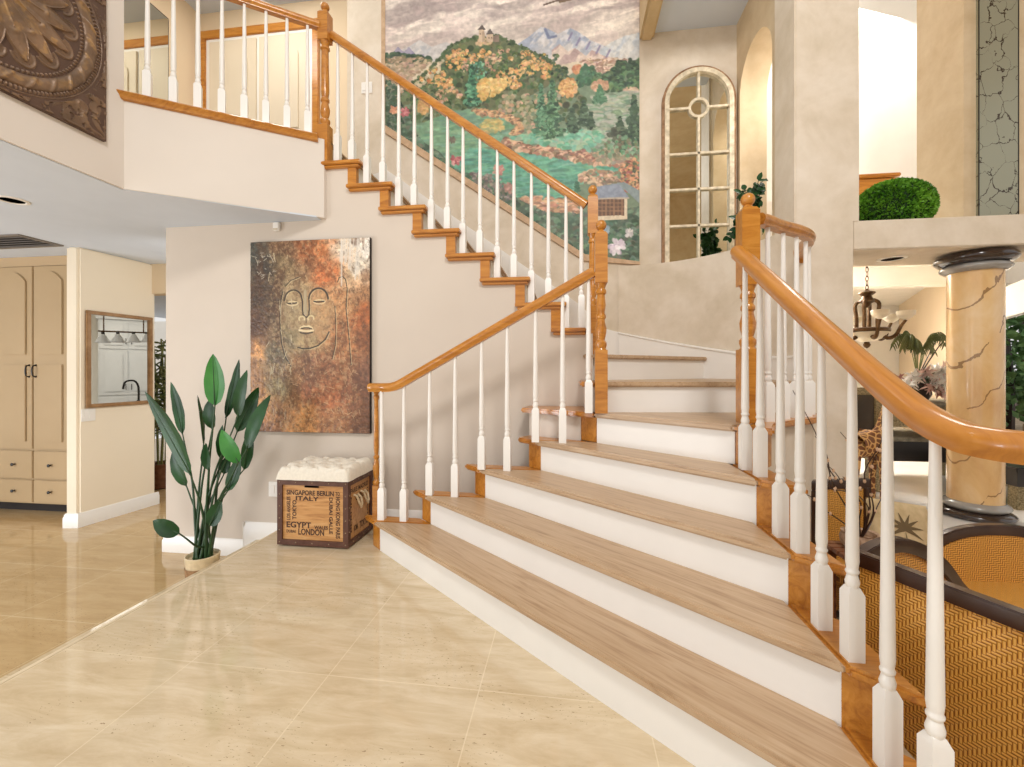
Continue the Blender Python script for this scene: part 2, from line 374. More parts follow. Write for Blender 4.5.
# baseboards
def baseboard(name, path, z, lab, h=.135):
    prof = [(0, 0), (.018, 0), (.018, h*.72), (.012, h*.8), (.012, h*.9), (.004, h), (0, h)]
    return struct(MB().sweep([(p[0], p[1], z) for p in path], prof).build(name, M['white']), lab, 'baseboard')
baseboard('baseboard_hall', [(-4.745, 3.7), (-4.74, 3.5), (-4.63, 3.515), (-4.58, 4.245), (-4.58, 4.27)], LOW, 'white baseboard along the hall wall')
baseboard('baseboard_lower', [(-3.307, 3.4), (-3.306, YB), (-2.583, YB)], LOW, 'white baseboard behind the plant pot')
baseboard('baseboard_middle', [(-2.583, YB), (-2.286, YB)], -.145, 'short raised baseboard beside the narrow step')
baseboard('baseboard_upper', [(-2.286, YB), (.1, YB)], 0, 'white baseboard behind the trunk', .14)
struct(MB().box(-2.59, -2.583, YB-.019, YB, -.29, -.01).box(-2.29, -2.283, YB-.019, YB, -.145, .14).box(-2.583, -2.285, YB-.017, YB, -.29, -.145).build('baseboard_return', M['white']), 'upright ends of the stepped baseboard', 'baseboard')
# hall
struct(MB().prism([(-4.76, 3.50), (-4.63, 3.515), (-4.58, 4.245), (-4.76, 4.245)], LOW, 2.39).build('wall_hall', M['hallwall'], bevel=.02), 'cream hall wall carrying the square mirror', 'wall')
struct(MB().box(-4.76, -3.2, 4.2, 4.32, 2.056, 2.39).build('trim_header', M['wallwarm']), 'beige dropped header across the hall', 'header')
struct(MB().box(-9, -5.3, 4.35, 4.45, LOW, 2.39).build('wall_hall_back', M['wallwarm']), 'wall behind the built-in cupboards', 'wall')
struct(MB().box(-13, -1, 9.2, 9.4, LOW, 2.4).build('wall_kitchen', M['whitewall']), 'white far wall at the end of the hall', 'wall')
# landing double door
dr = struct(MB().box(-4.262, -2.90, 4.575, 4.6, 3.0, 5.12).build('door_1', M['white']), 'beige double door with arched panels on the landing', 'door')
for x0 in (-4.20, -3.56):
    b = MB()
    b.box(x0, x0+.60, 4.55, 4.576, 3.0, 5.07)
    for (z0, z1, ar) in ((3.12, 3.85, 0), (3.98, 4.94, 1)):
        pts = [(x0+.10, z0), (x0+.50, z0), (x0+.50, z1-.12*ar)]
        if ar: pts += [(x0+.30+.2*math.cos(PI*i/10), z1-.12+.12*math.sin(PI*i/10)) for i in range(1, 10)]
        pts += [(x0+.10, z1-.12*ar)]
        b.wallprism(pts, 'y', 4.535, 4.551)
    o = b.build('door_leaf', M['doorpaint'], dr, bevel=.004)
    if x0 > -4: MB().ball((x0+.06, 4.515, 3.95), .03, 10, 6).build('door_knob', M['black'], o)
b = MB().box(-4.34, -2.83, 4.555, 4.6, 5.12, 5.22).box(-4.34, -4.26, 4.555, 4.6, 3.0, 5.12).box(-2.905, -2.83, 4.555, 4.6, 3.0, 5.12)
b.build('casing', M['oak'], dr, bevel=.006)
# ------------------------------------------------------------------ staircase
st = thing('staircase', 'broad winding staircase with pale oak treads, white risers and honey oak ends', 'staircase', (0, 2, 0))
YL, XR = 2.735, .765
R = {1: ((-1.271, 2.75), (.765, 1.045)), 2: ((-.92, 2.75), (.765, 1.34)), 3: ((-.555, 2.75), (.765, 1.638)), 4: ((-.183, 2.74), (.765, 1.90)), 5: ((.17, 2.69), (.78, 2.16))}
TH = .032
def tread(poly, z, name='tread', mat='tread', th=TH):
    return MB().prism(poly, z-th, z).build(name, M[mat], st, bevel=.009)
for k in range(1, 5):
    a, b = R[k]; c, d = R[k+1]; na, nb = shift(a, b, .028)
    z = zt(k); zb = zt(k-1) if k > 1 else 0
    L = lambda p, q, y: line_at_y(p, q, y)
    X_ = lambda p, q, x: line_at_x(p, q, x)
    cs, ds = shift(c, d, -.01)
    tread([L(na, nb, YL), X_(na, nb, XR), X_(cs, ds, XR), L(cs, ds, YL)], z)
    # honey oak ends with their return nosings
    if k < 4: tread([L(na, nb, YL), L(cs, ds, YL), L(cs, ds, YL+.10), (L(na, nb, YL)[0]-.125, YL+.125), (L(na, nb, YL)[0]-.10, YL+.085)], z, 'tread_end', 'oak')
    else: tread([L(na, nb, YL), (.14, YL), (-.28, 2.955), (L(na, nb, YL)[0]-.12, 2.84), (L(na, nb, YL)[0]-.10, YL+.085)], z, 'tread_end', 'oak')
    if k > 1: tread([X_(na, nb, XR), X_(na, nb, .895), X_(cs, ds, .895), X_(cs, ds, XR)], z, 'tread_end', 'oak')
    else:
        q = X_(na, nb, XR)
        tread([q, (q[0]+.02, q[1]-.09), (q[0]+.09, q[1]-.15), (q[0]+.19, q[1]-.15), (q[0]+.25, q[1]-.09), (q[0]+.27, q[1]), (q[0]+.24, q[1]+.08), (.91, q[1]+.13), X_(cs, ds, .91), X_(cs, ds, XR)], z, 'tread_end', 'oak')
    # riser board and the oak blocks at both of its ends
    ra, rb = shift(a, b, -.016)
    MB().prism([L(a, b, YL), X_(a, b, XR+.004), X_(ra, rb, XR+.004), L(ra, rb, YL)], zb-(.02 if k > 1 else 0), z-TH).build('riser', M['white'], st)
    sa, sb = shift(a, b, -.07)
    MB().prism([L(a, b, YL), L(sa, sb, YL), L(sa, sb, YL+.075), (L(a, b, YL)[0]-.085, YL+.075)], zb, z-TH).build('riser_end', M['oak'], st, bevel=.004)
    if k > 1: MB().prism([X_(a, b, XR), X_(a, b, .87), X_(sa, sb, .87), X_(sa, sb, XR)], zb-.02, z-TH).build('riser_end', M['oak'], st, bevel=.004)
    # body under the tread
    a2, b2 = shift(a, b, -.02); c2, d2 = shift(c, d, -.02)
    MB().prism([L(a2, b2, YL+.07), X_(a2, b2, .862), X_(c2, d2, .862), (L(c2, d2, YL+.07) if k < 4 else (.25, YL+.07))], LOW if k > 0 else 0, z-TH-.001).build('carcass', M['oak'], st)
a, b = R[5]; na, nb = shift(a, b, .028)
MB().prism([a, b, shift(a, b, -.016)[1], shift(a, b, -.016)[0]], zt(4), zt(5)-TH).build('riser', M['white'], st)
MB().prism([(.075, 2.79), a, (.20, 2.73), (.10, 2.83)], zt(4), zt(5)-TH).build('riser_end', M['oak'], st, bevel=.004)
MB().prism([b, (.88, 2.073), (.93, 2.13), (.83, 2.21)], zt(4), zt(5)-TH).build('riser_end', M['oak'], st, bevel=.004)
MB().prism([(.075, 2.79), (.09, 2.815), (-.27, 2.97), (-.27, 2.945)], .0, zt(5)-TH).build('side_panel', M['wall'], st)
RP = [(.93, 2.265), (1.0, 2.325), (1.10, 2.42), (1.254, 2.54), (1.345, 2.64), (1.405, 2.75), (1.45, 2.90), (1.49, 3.03), (1.525, 3.15)]   # line of the small curved rail
def smooth_path(pts, n=4):
    P = [Vector(p) for p in pts]; out = []
    for i in range(len(P)-1):
        p0, p1, p2, p3 = P[max(i-1, 0)], P[i], P[i+1], P[min(i+2, len(P)-1)]
        for j in range(n):
            t = j/n; out.append(.5*((2*p1)+(p2-p0)*t+(2*p0-5*p1+4*p2-p3)*t*t+(-p0+3*p1-3*p2+p3)*t**3))
    return out+[P[-1]]
def offset(pts, d):
    out = []
    for i, p in enumerate(pts):
        a, b = pts[max(i-1, 0)], pts[min(i+1, len(pts)-1)]
        t = Vector((b[0]-a[0], b[1]-a[1])).normalized(); out.append((p[0]+t.y*d, p[1]-t.x*d))
    return out
RS = [(p.x, p.y) for p in smooth_path([(p[0], p[1], 0) for p in RP])]
out_, in_, body_ = offset(RS, .06), offset(RS, -.03), offset(RS, .02)
iw = max(i for i, p in enumerate(RS) if p[1] < 2.84)
w6 = line_at_x((.17, 2.70), (1.43, 2.83), in_[iw][0])
# step five: straight nosing left, curved oak edge right
tread([na, nb, (.835, 2.16), (.93, 2.245)]+in_[2:iw+1]+[(w6[0], w6[1]+.02), (.17, 2.72)], zt(5))
tread([nb, line_at_x(na, nb, .895), (.94, 2.13)]+out_[2:]+in_[2:][::-1]+[(.93, 2.245), (.835, 2.16)], zt(5), 'tread_end', 'oak')
tread([na, (.17, 2.75), (.17, 3.149), (-.30, 3.149), (-.33, 2.945), (-.30, 2.925)], zt(5), 'tread_end', 'oak')
struct(MB().prism([(.865, 2.10), (.93, 2.165)]+body_[1:]+[(1.5, 3.15), (.5, 3.0), (.3, 2.75)], LOW, zt(5)-TH).build('wall_bulge', M['plaster'], smooth=40), 'curved plaster wall under the small curved railing', 'wall')
MB().prism([(.16, 2.72), (.80, 2.19), (.9, 2.4), (1.2, 2.9), (1.5, 3.15), (.17, 3.15)], LOW, zt(5)-TH-.002).build('carcass', M['wall'], st)
# winding steps six and seven, then the straight upper flight
A7 = arc(.47, 3.17, 1.072, 0, 48, 12); A8 = arc(.47, 3.17, 1.072, 48, 90, 10)
MB().prism([(.17, 2.70), (1.40, 2.83), (1.40, 2.846), (.17, 2.716)], zt(5), zt(6)-TH).build('riser', M['white'], st)
tread([(.16, 2.67), (1.41, 2.80), (1.52, 3.12)]+A7+[(.17, 3.23), (.16, 3.15)], zt(6))
tread([(.07, 2.70), (.16, 2.70), (.16, 3.149), (.07, 3.149)], zt(6), 'tread_end', 'oak')
MB().prism([(.105, 2.72), (.16, 2.72), (.16, 3.149), (.105, 3.149)], zt(5), zt(6)-TH).build('side_panel', M['wall'], st)
MB().prism([(.17, 2.72), (1.40, 2.85), (1.53, 3.17)]+A7+[(.17, 3.21)], LOW, zt(6)-TH-.002).build('carcass', M['white'], st)
r7a, r7b = (.2, 3.20), A7[-1]
MB().prism([r7a, r7b, (r7b[0]-.01, r7b[1]+.016), (r7a[0]-.01, r7a[1]+.016)], zt(6), zt(7)-TH).build('riser', M['white'], st)
tread([(.10, 3.11), (.21, 3.17), (A7[-1][0]+.01, A7[-1][1]-.028)]+A8+[(.26, YM), (.16, 3.24), (.10, 3.2)], zt(7))
MB().prism([(.17, 3.22)]+A8+[(.25, YM), (.17, 3.3)], LOW, zt(7)-TH-.002).build('carcass', M['white'], st)
for k in range(8, 17):
    z = zt(k); zb = zt(k-1); n0, n1 = n_(k), n_(k+1); rx = n0-.03
    x1 = n1-.03 if k < 16 else n0-.3
    tread([(x1-.02, YB+.02), (min(n0, .235), YB+.02), (min(n0, .235), YM), (x1-.02, YM)], z)
    MB().box(rx-.016, rx, YB+.03, YM, zb, z-TH).build('riser', M['white'], st)
    if k < 16:
        e = MB()
        e.box(max(n1-.10, -1.935), min(n0+.012, .12), YB-.045, YB+.02, z-.028, z)
        e.box(max(n1-.085, -1.93), min(n0-.004, .12), YB-.028, YB+.02, z-.05, z-.028)
        e.build('tread_end', M['oak'], st, bevel=.005)
    if 8 < k < 16: MB().box(rx-.07, rx, YB-.012, YB+.03, zb, z-.05).build('riser_end', M['oak'], st)
tread([(-2.3, YB+.05), (-1.87, YB+.05), (-1.87, YM), (-2.3, YM)], zt(16))
# white skirting on the curved wall and up the mural wall
sk = []
for i, p in enumerate(arc(.47, 3.17, 1.068, 0, 90, 24)): sk.append((p[0], p[1], 1.30+.27*max(0, (i/24-.12)/.88)**1.3))
b = MB(); vs = []; fs = []
for i, p in enumerate(sk):
    q = (Vector((.47, 3.17))-Vector(p[:2])).normalized()
    vs += [(p[0], p[1], .92), (p[0]+q.x*.014, p[1]+q.y*.014, .92), (p[0]+q.x*.014, p[1]+q.y*.014, p[2]-.012), (p[0]+q.x*.022, p[1]+q.y*.022, p[2]-.010), (p[0]+q.x*.022, p[1]+q.y*.022, p[2]), (p[0], p[1], p[2]+.008)]
for i in range(len(sk)-1):
    for j in range(6): fs.append((i*6+j, i*6+(j+1) % 6, i*6+6+(j+1) % 6, i*6+6+j))
b.add(vs, fs)
struct(b.build('trim_skirting', M['white']), 'white skirting following the winding steps on the curved wall', 'skirting')
struct(MB().wallprism([(.48, 1.2), (.48, 1.572), (.34, 1.61), (.20, 1.75), (.10, 1.85), (-1.87, 3.28), (-2.3, 3.16), (-2.3, 2.9), (-1.87, 2.9)], 'y', YM-.016, YM).build('trim_skirting_upper', M['white']), 'white skirting up the mural wall beside the upper flight', 'skirting')
# ------------------------------------------------------------------ railings
HP = [(-.022, -.030), (.022, -.030), (.024, -.018), (.031, -.010), (.033, .004), (.028, .018), (.018, .027), (0, .030), (-.018, .027), (-.028, .018), (-.033, .004), (-.031, -.010), (-.024, -.018)]
def baluster(parent, x, y, z0, z1, block=.2, rot=0, mat='white', w=.045, s=1):
    h = z1-z0; bw = w/2; b = MB()
    R_ = Matrix.Rotation(rot, 3, 'Z')
    def sq(r, z): return [tuple(R_ @ Vector((i*r, j*r, z))) for i, j in ((-1, -1), (1, -1), (1, 1), (-1, 1))]
    b.add(sq(bw, 0)+sq(bw, block-.018)+sq(bw*.62, block), [(0, 1, 2, 3)[::-1], (0, 1, 5, 4), (1, 2, 6, 5), (2, 3, 7, 6), (3, 0, 4, 7), (4, 5, 9, 8), (5, 6, 10, 9), (6, 7, 11, 10), (7, 4, 8, 11), (8, 9, 10, 11)])
    k = w/.036
    pr = [(.0125, block-.004), (.0155, block+.006), (.0165, block+.014), (.0135, block+.026), (.0118, block+.034), (.0150, block+.040), (.0155, block+.045), (.0128, block+.050), (.0135, block+.056), (.0152, block+.072)]
    pr += [(.0152+(.0092-.0152)*t, block+.072+(h-block-.072)*t) for t in (.3, .65, 1)]
    b.lathe([(r*(k*.5+.5) if k < 1.3 else r*k, z) for r, z in pr], seg=14)
    o = b.build('baluster', M[mat], parent, local=True, smooth=40)
    o.location = Vector((x, y, z0))-ORG[parent.name]
    return o
def newel(parent, x, y, z0, top, blk, ublk, w=.102):   # blk: height of lower block, ublk: bottom of the upper block measured from the top of the post
    h = top-z0; b = MB(); hw = w/2
    u1 = h-(.095 if w < .105 else .108); u0 = h-ublk
    b.box(-hw, hw, -hw, hw, 0, blk)
    b.lathe([(hw*.98, blk-.004), (hw*.80, blk+.012), (hw*.95, blk+.03), (hw*.95, blk+.045), (hw*.62, blk+.062), (hw*.85, blk+.10), (hw*.92, blk+.13), (hw*.70, blk+.165), (hw*.62, blk+.185), (hw*.8, blk+.195), (hw*.8, blk+.21), (hw*.60, blk+.225), (hw*.78, blk+.27)]
            + [(hw*.78+(hw*.66-hw*.78)*t, blk+.27+(u0-.08-blk-.27)*t) for t in (.5, 1)] + [(hw*.62, u0-.07), (hw*.86, u0-.06), (hw*.86, u0-.045), (hw*.66, u0-.03), (hw*.95, u0+.004)], seg=20, cap=False)
    b.prism([(-hw, -hw), (hw, -hw), (hw, hw), (-hw, hw)], u0, u1)
    n0 = len(b.v); c = hw*.72
    b.add([(-hw, -hw, u1), (hw, -hw, u1), (hw, hw, u1), (-hw, hw, u1), (-c, -c, u1+.018), (c, -c, u1+.018), (c, c, u1+.018), (-c, c, u1+.018)], [(0, 1, 5, 4), (1, 2, 6, 5), (2, 3, 7, 6), (3, 0, 4, 7), (4, 5, 6, 7), (3, 2, 1, 0)])
    o = b.build('newel_post', M['oak'], parent, local=True, smooth=35)
    o.location = Vector((x, y, z0))-ORG[parent.name]; ORG[o.name] = Vector()
    f = MB().lathe([(hw*.55, u1+.016), (hw*.62, u1+.024), (hw*.45, u1+.032), (hw*.42, u1+.036)], seg=18).ball((0, 0, h-(.033 if w < .105 else .04)), .033 if w < .105 else .04, 18, 12).build('finial', M['oak'], o, local=True)
    return o
def rail(parent, path, n=5, name='handrail', mat='oak'):
    return MB().sweep(smooth_path(path, n) if n > 1 else path, HP).build(name, M[mat], parent, smooth=50)
# left railing of the lower flight
lr = thing('stair_railing', 'short sloping oak railing on white balusters beside the trunk', 'railing', (-.5, 2.73, 0), 'railings of the staircase')
lz = lambda x: 1.09+max(0, x+1.17)*.54
ly = lambda x: 2.785-.1*(x+1.26)
rail(lr, [(-1.375, 2.845, 1.085), (-1.33, 2.83, 1.086), (-1.25, 2.79, 1.088), (-1.19, ly(-1.19), 1.092), (-1.13, ly(-1.13), 1.112), (-1.0, ly(-1), lz(-1)), (-.5, ly(-.5), lz(-.5)), (.15, ly(.15), lz(.15))])
for x, y, k in [(-1.26, 2.78, 1), (-1.10, 2.772, 1), (-.914, 2.752, 2), (-.737, 2.734, 2), (-.557, 2.716, 3), (-.388, 2.70, 3), (-.207, 2.682, 4), (-.039, 2.668, 4), (.118, 2.652, 5)]:
    hh = lz(x)-.026-zt(k); baluster(lr, x, y, zt(k), zt(k)+hh, .215 if k != 5 else .2, 0)
newel(lr, .192, 2.655, zt(5), 2.115, .38, .385, .074)
b = MB(); 
b.box(-.02, .02, -.02, .02, 0, .21)
b.lathe([(.016, .205), (.024, .22), (.024, .235), (.014, .25), (.022, .30), (.024, .33), (.016, .37), (.013, .39), (.02, .40), (.02, .41), (.012, .42), (.018, .47), (.016, .7), (.014, .8), (.02, .815), (.02, .83), (.014, .84), (.023, .87), (.025, .888)], seg=14)
o = b.build('starting_post', M['oak'], lr, local=True); o.location = Vector((-1.335, 2.855, zt(1)))-ORG[lr.name]
# right railing of the lower flight
rr = thing('stair_railing', 'sloping oak railing on white balusters nearest the camera above the rattan chairs', 'railing', (.8, 1.6, 0), 'railings of the staircase')
rz = lambda y: max(1.062, 1.72+.628*(y-2.1))
rail(rr, [(.80, 2.185, 1.772), (.80, 2.1, 1.72), (.80, 1.7, rz(1.7)), (.80, 1.3, rz(1.3)), (.80, 1.17, 1.139), (.80, 1.08, 1.092), (.80, 1.0, 1.068), (.806, .95, 1.062), (.83, .905, 1.06), (.88, .882, 1.06), (.95, .885, 1.06), (1.0, .92, 1.06), (1.005, .97, 1.06), (.975, .995, 1.06), (.945, .98, 1.06)], mat='oakrail')
for x, y, k in [(.785, 2.055, 4), (.797, 1.93, 4), (.80, 1.762, 3), (.80, 1.622, 3), (.80, 1.492, 2), (.80, 1.342, 2), (.80, 1.205, 1), (.80, 1.062, 1)]:
    zz = 1.72+.628*(y-2.1) if y > 1.17 else 1.085
    baluster(rr, x, y, zt(k), zz-.024, .205, 0, w=.0425)
baluster(rr, .965, .93, zt(1), 1.035, .205, 0, 'white', .05)
newel(rr, .872, 2.25, zt(5), 2.075, .36, .455, .082)
# small curved railing over the bulge
cr = thing('stair_railing', 'small curved oak railing running from the ball-topped post to the wall', 'railing', (1.1, 2.4, zt(5)), 'railings of the staircase')
rp3 = [(p[0], p[1], 1.95+.035*i/8) for i, p in enumerate(RP)]; rp3[-1] = (1.56, 3.168, 1.985)
rail(cr, rp3)
b = MB().lathe([(.001, 0), (.045, 0), (.045, .008), (.03, .014), (.028, .02)], 1.575, 3.169, 1.98, 18, rot=Matrix.Rotation(PI/2, 3, 'X'))
b.build('rosette', M['oak'], cr)
for x, y in [(.995, 2.322), (1.12, 2.436), (1.225, 2.518), (1.315, 2.605), (1.39, 2.72)]:
    baluster(cr, x, y, zt(5), 1.925, .2, .2)
# upper flight railing
ur = thing('stair_railing', 'long sloping oak railing on white balusters in front of the mural', 'railing', (-.9, 3.2, 1.5), 'railings of the staircase')
uz = lambda x: 2.433-.012+(.116-x)*.728
rail(ur, [(.125, 3.19, uz(.125)), (-.9, 3.19, uz(-.9)), (-1.86, 3.19, uz(-1.86))], 1)
for x in [-1.813, -1.691, -1.567, -1.436, -1.308, -1.182, -1.046, -.919, -.798, -.667, -.534, -.408, -.277, -.151, -.022, .09]:
    k = min(15, max(8, int(math.floor((-x-1.34+.0)/.262))+15)) if x < .2 else 8
    kk = next((j for j in range(15, 7, -1) if x <= n_(j)+.005), 8)
    baluster(ur, x, 3.19, zt(kk), uz(x)-.024, .19+.06*((x-n_(kk)) < -.13), 0)
newel(ur, .172, 3.2, zt(7), 2.56, .35, .36, .072)
# balcony railing
br_ = thing('balcony_railing', 'level oak balcony railing on white balusters above the hall', 'railing', (-2.4, 2.8, 3.0), 'railings of the staircase')
B0, B1 = Vector((-2.87, 2.49, 3.905)), Vector((-1.94, 3.14, 3.905))
rail(br_, [tuple(B0), tuple(B1)], 1)
for px in (147.5, 173.5, 198, 222, 244.4, 266, 287, 307.5):
    d = ray(px, 100); den = d[0]*(B1.y-B0.y)-d[1]*(B1.x-B0.x); t = (B0.x*(B1.y-B0.y)-B0.y*(B1.x-B0.x))/den
    baluster(br_, d[0]*t, d[1]*t, 3.012, 3.885, .2, .57)
newel(br_, -1.905, 3.165, zt(15), 4.10, .30, .31, .082)
e = MB()
trp = [(-2.955, 2.40, 3.0), (-1.955, 3.072, 3.0), (-1.915, 3.085, 3.0)]
e.sweep(trp, [(-.09, .014), (.035, .014), (.042, .006), (.035, -.004), (.028, -.010), (.020, -.03), (.010, -.036), (-.005, -.036), (-.09, -.036)][::-1])
e.build('base_trim', M['oak'], br_)
# ------------------------------------------------------------------ painting on a grid of coloured vertices
def vnoise(x, y, seed=0):
    r = np.random.default_rng(seed); T = r.random((64, 64))
    xi = np.floor(x).astype(int); yi = np.floor(y).astype(int); fx = x-xi; fy = y-yi
    fx = fx*fx*(3-2*fx); fy = fy*fy*(3-2*fy); g = lambda a, b: T[a % 64, b % 64]
    return (g(xi, yi)*(1-fx)+g(xi+1, yi)*fx)*(1-fy)+(g(xi, yi+1)*(1-fx)+g(xi+1, yi+1)*fx)*fy
def fbm(x, y, oct=5, seed=0, gain=.55):
    s = 0; a = 1; t = 0
    for i in range(oct): s = s+a*vnoise(x*2**i, y*2**i, seed+i); t += a; a *= gain
    return s/t
class Art:
    def __init__(s, X, Y, step):
        s.X, s.Y, s.st = X, Y, step; s.c = np.zeros(X.shape+(3,)); s.h = np.zeros(X.shape)
    def put(s, m, col, a=1.0):
        m = np.asarray(m, float)*a; s.c = s.c*(1-m[..., None])+np.array(col, float)*m[..., None]
    def poly(s, pts):
        ins = np.zeros(s.X.shape, bool); n = len(pts)
        for i in range(n):
            x1, y1 = pts[i]; x2, y2 = pts[(i+1) % n]
            if y1 == y2: continue
            c = ((y1 > s.Y) != (y2 > s.Y)) & (s.X < (x2-x1)*(s.Y-y1)/(y2-y1)+x1); ins ^= c
        return ins
    def win(s, x, y, r):
        if not hasattr(s, 'x0'):
            s.xs = s.X.mean(0) if s.X.ndim == 2 else 0; s.ys = s.Y.mean(1); s.x0 = 1
        m = r*1.1+2
        i0, i1 = np.searchsorted(s.xs, [x-m, x+m]); ys = s.ys; j0, j1 = np.searchsorted(ys, [y-m, y+m])
        return slice(j0, j1), slice(i0, i1)
    def dab(s, x, y, r, col, a=.9, asp=1.0, rot=0, hh=0):
        w = s.win(x, y, max(r, r*asp)); dx = s.X[w]-x; dy = s.Y[w]-y
        if dx.size == 0: return
        u = dx*math.cos(rot)+dy*math.sin(rot); v = -dx*math.sin(rot)+dy*math.cos(rot)
        d = np.sqrt((u/(r*asp))**2+(v/r)**2); m = np.clip((1.15-d)/.3, 0, 1)*a
        s.c[w] = s.c[w]*(1-m[..., None])+np.array(col, float)*m[..., None]
        if hh: s.h[w] += m*hh
    def dabs(s, mask, n, r, pal, a=.9, asp=1.0, jit=14, rot=.5, key=None, rg=None):
        g = rg or rng; J, I = np.nonzero(mask)
        if len(J) == 0: return
        k = g.integers(0, len(J), n); k = k[np.argsort(s.Y[J[k], I[k]])] if key is None else k
        for q in k:
            c = np.array(pal[g.integers(0, len(pal))], float)+g.normal(0, jit*.5)+g.normal(0, jit*.3, 3)
            s.dab(s.X[J[q], I[q]], s.Y[J[q], I[q]], g.uniform(*r), c, a, asp, g.normal(0, rot))
    def stroke(s, pts, w, col, a=.9, hh=0):
        for i in range(len(pts)-1):
            p, q = pts[i], pts[i+1]; L = math.hypot(q[0]-p[0], q[1]-p[1]); n = max(2, int(L/(w*.6)))
            for k in range(n): t = k/n; s.dab(p[0]+(q[0]-p[0])*t, p[1]+(q[1]-p[1])*t, w, col, a, hh=hh)
def grid_mesh(name, P, col, keep, mat, parent=None, o0=Vector(), smooth=60):
    H, W = P.shape[:2]
    idx = np.arange(H*W).reshape(H, W)
    f = np.stack([idx[:-1, :-1], idx[:-1, 1:], idx[1:, 1:], idx[1:, :-1]], -1)
    if keep is not None: f = f[keep[:-1, :-1] & keep[1:, 1:] & keep[:-1, 1:] & keep[1:, :-1]]
    f = f.reshape(-1, 4); used = np.unique(f); remap = -np.ones(H*W, int); remap[used] = np.arange(len(used)); f = remap[f]
    v = (P.reshape(-1, 3)[used]-np.array(o0)).astype(np.float32)
    me = bpy.data.meshes.new(name); me.vertices.add(len(v)); me.vertices.foreach_set('co', v.ravel())
    me.loops.add(f.size); me.polygons.add(len(f)); me.loops.foreach_set('vertex_index', f.ravel().astype(np.int32))
    me.polygons.foreach_set('loop_start', np.arange(0, f.size, 4, dtype=np.int32))
    me.update(calc_edges=True); me.validate()
    if col is not None:
        c = np.clip(col.reshape(-1, 3)[used]/255, 0, 1); c = np.where(c <= .04045, c/12.92, ((c+.055)/1.055)**2.4)
        at = me.color_attributes.new('Col', 'FLOAT_COLOR', 'POINT')
        at.data.foreach_set('color', np.concatenate([c, np.ones((len(c), 1))], 1).astype(np.float32).ravel())
    return link(name, me, mat, parent, o0, smooth)
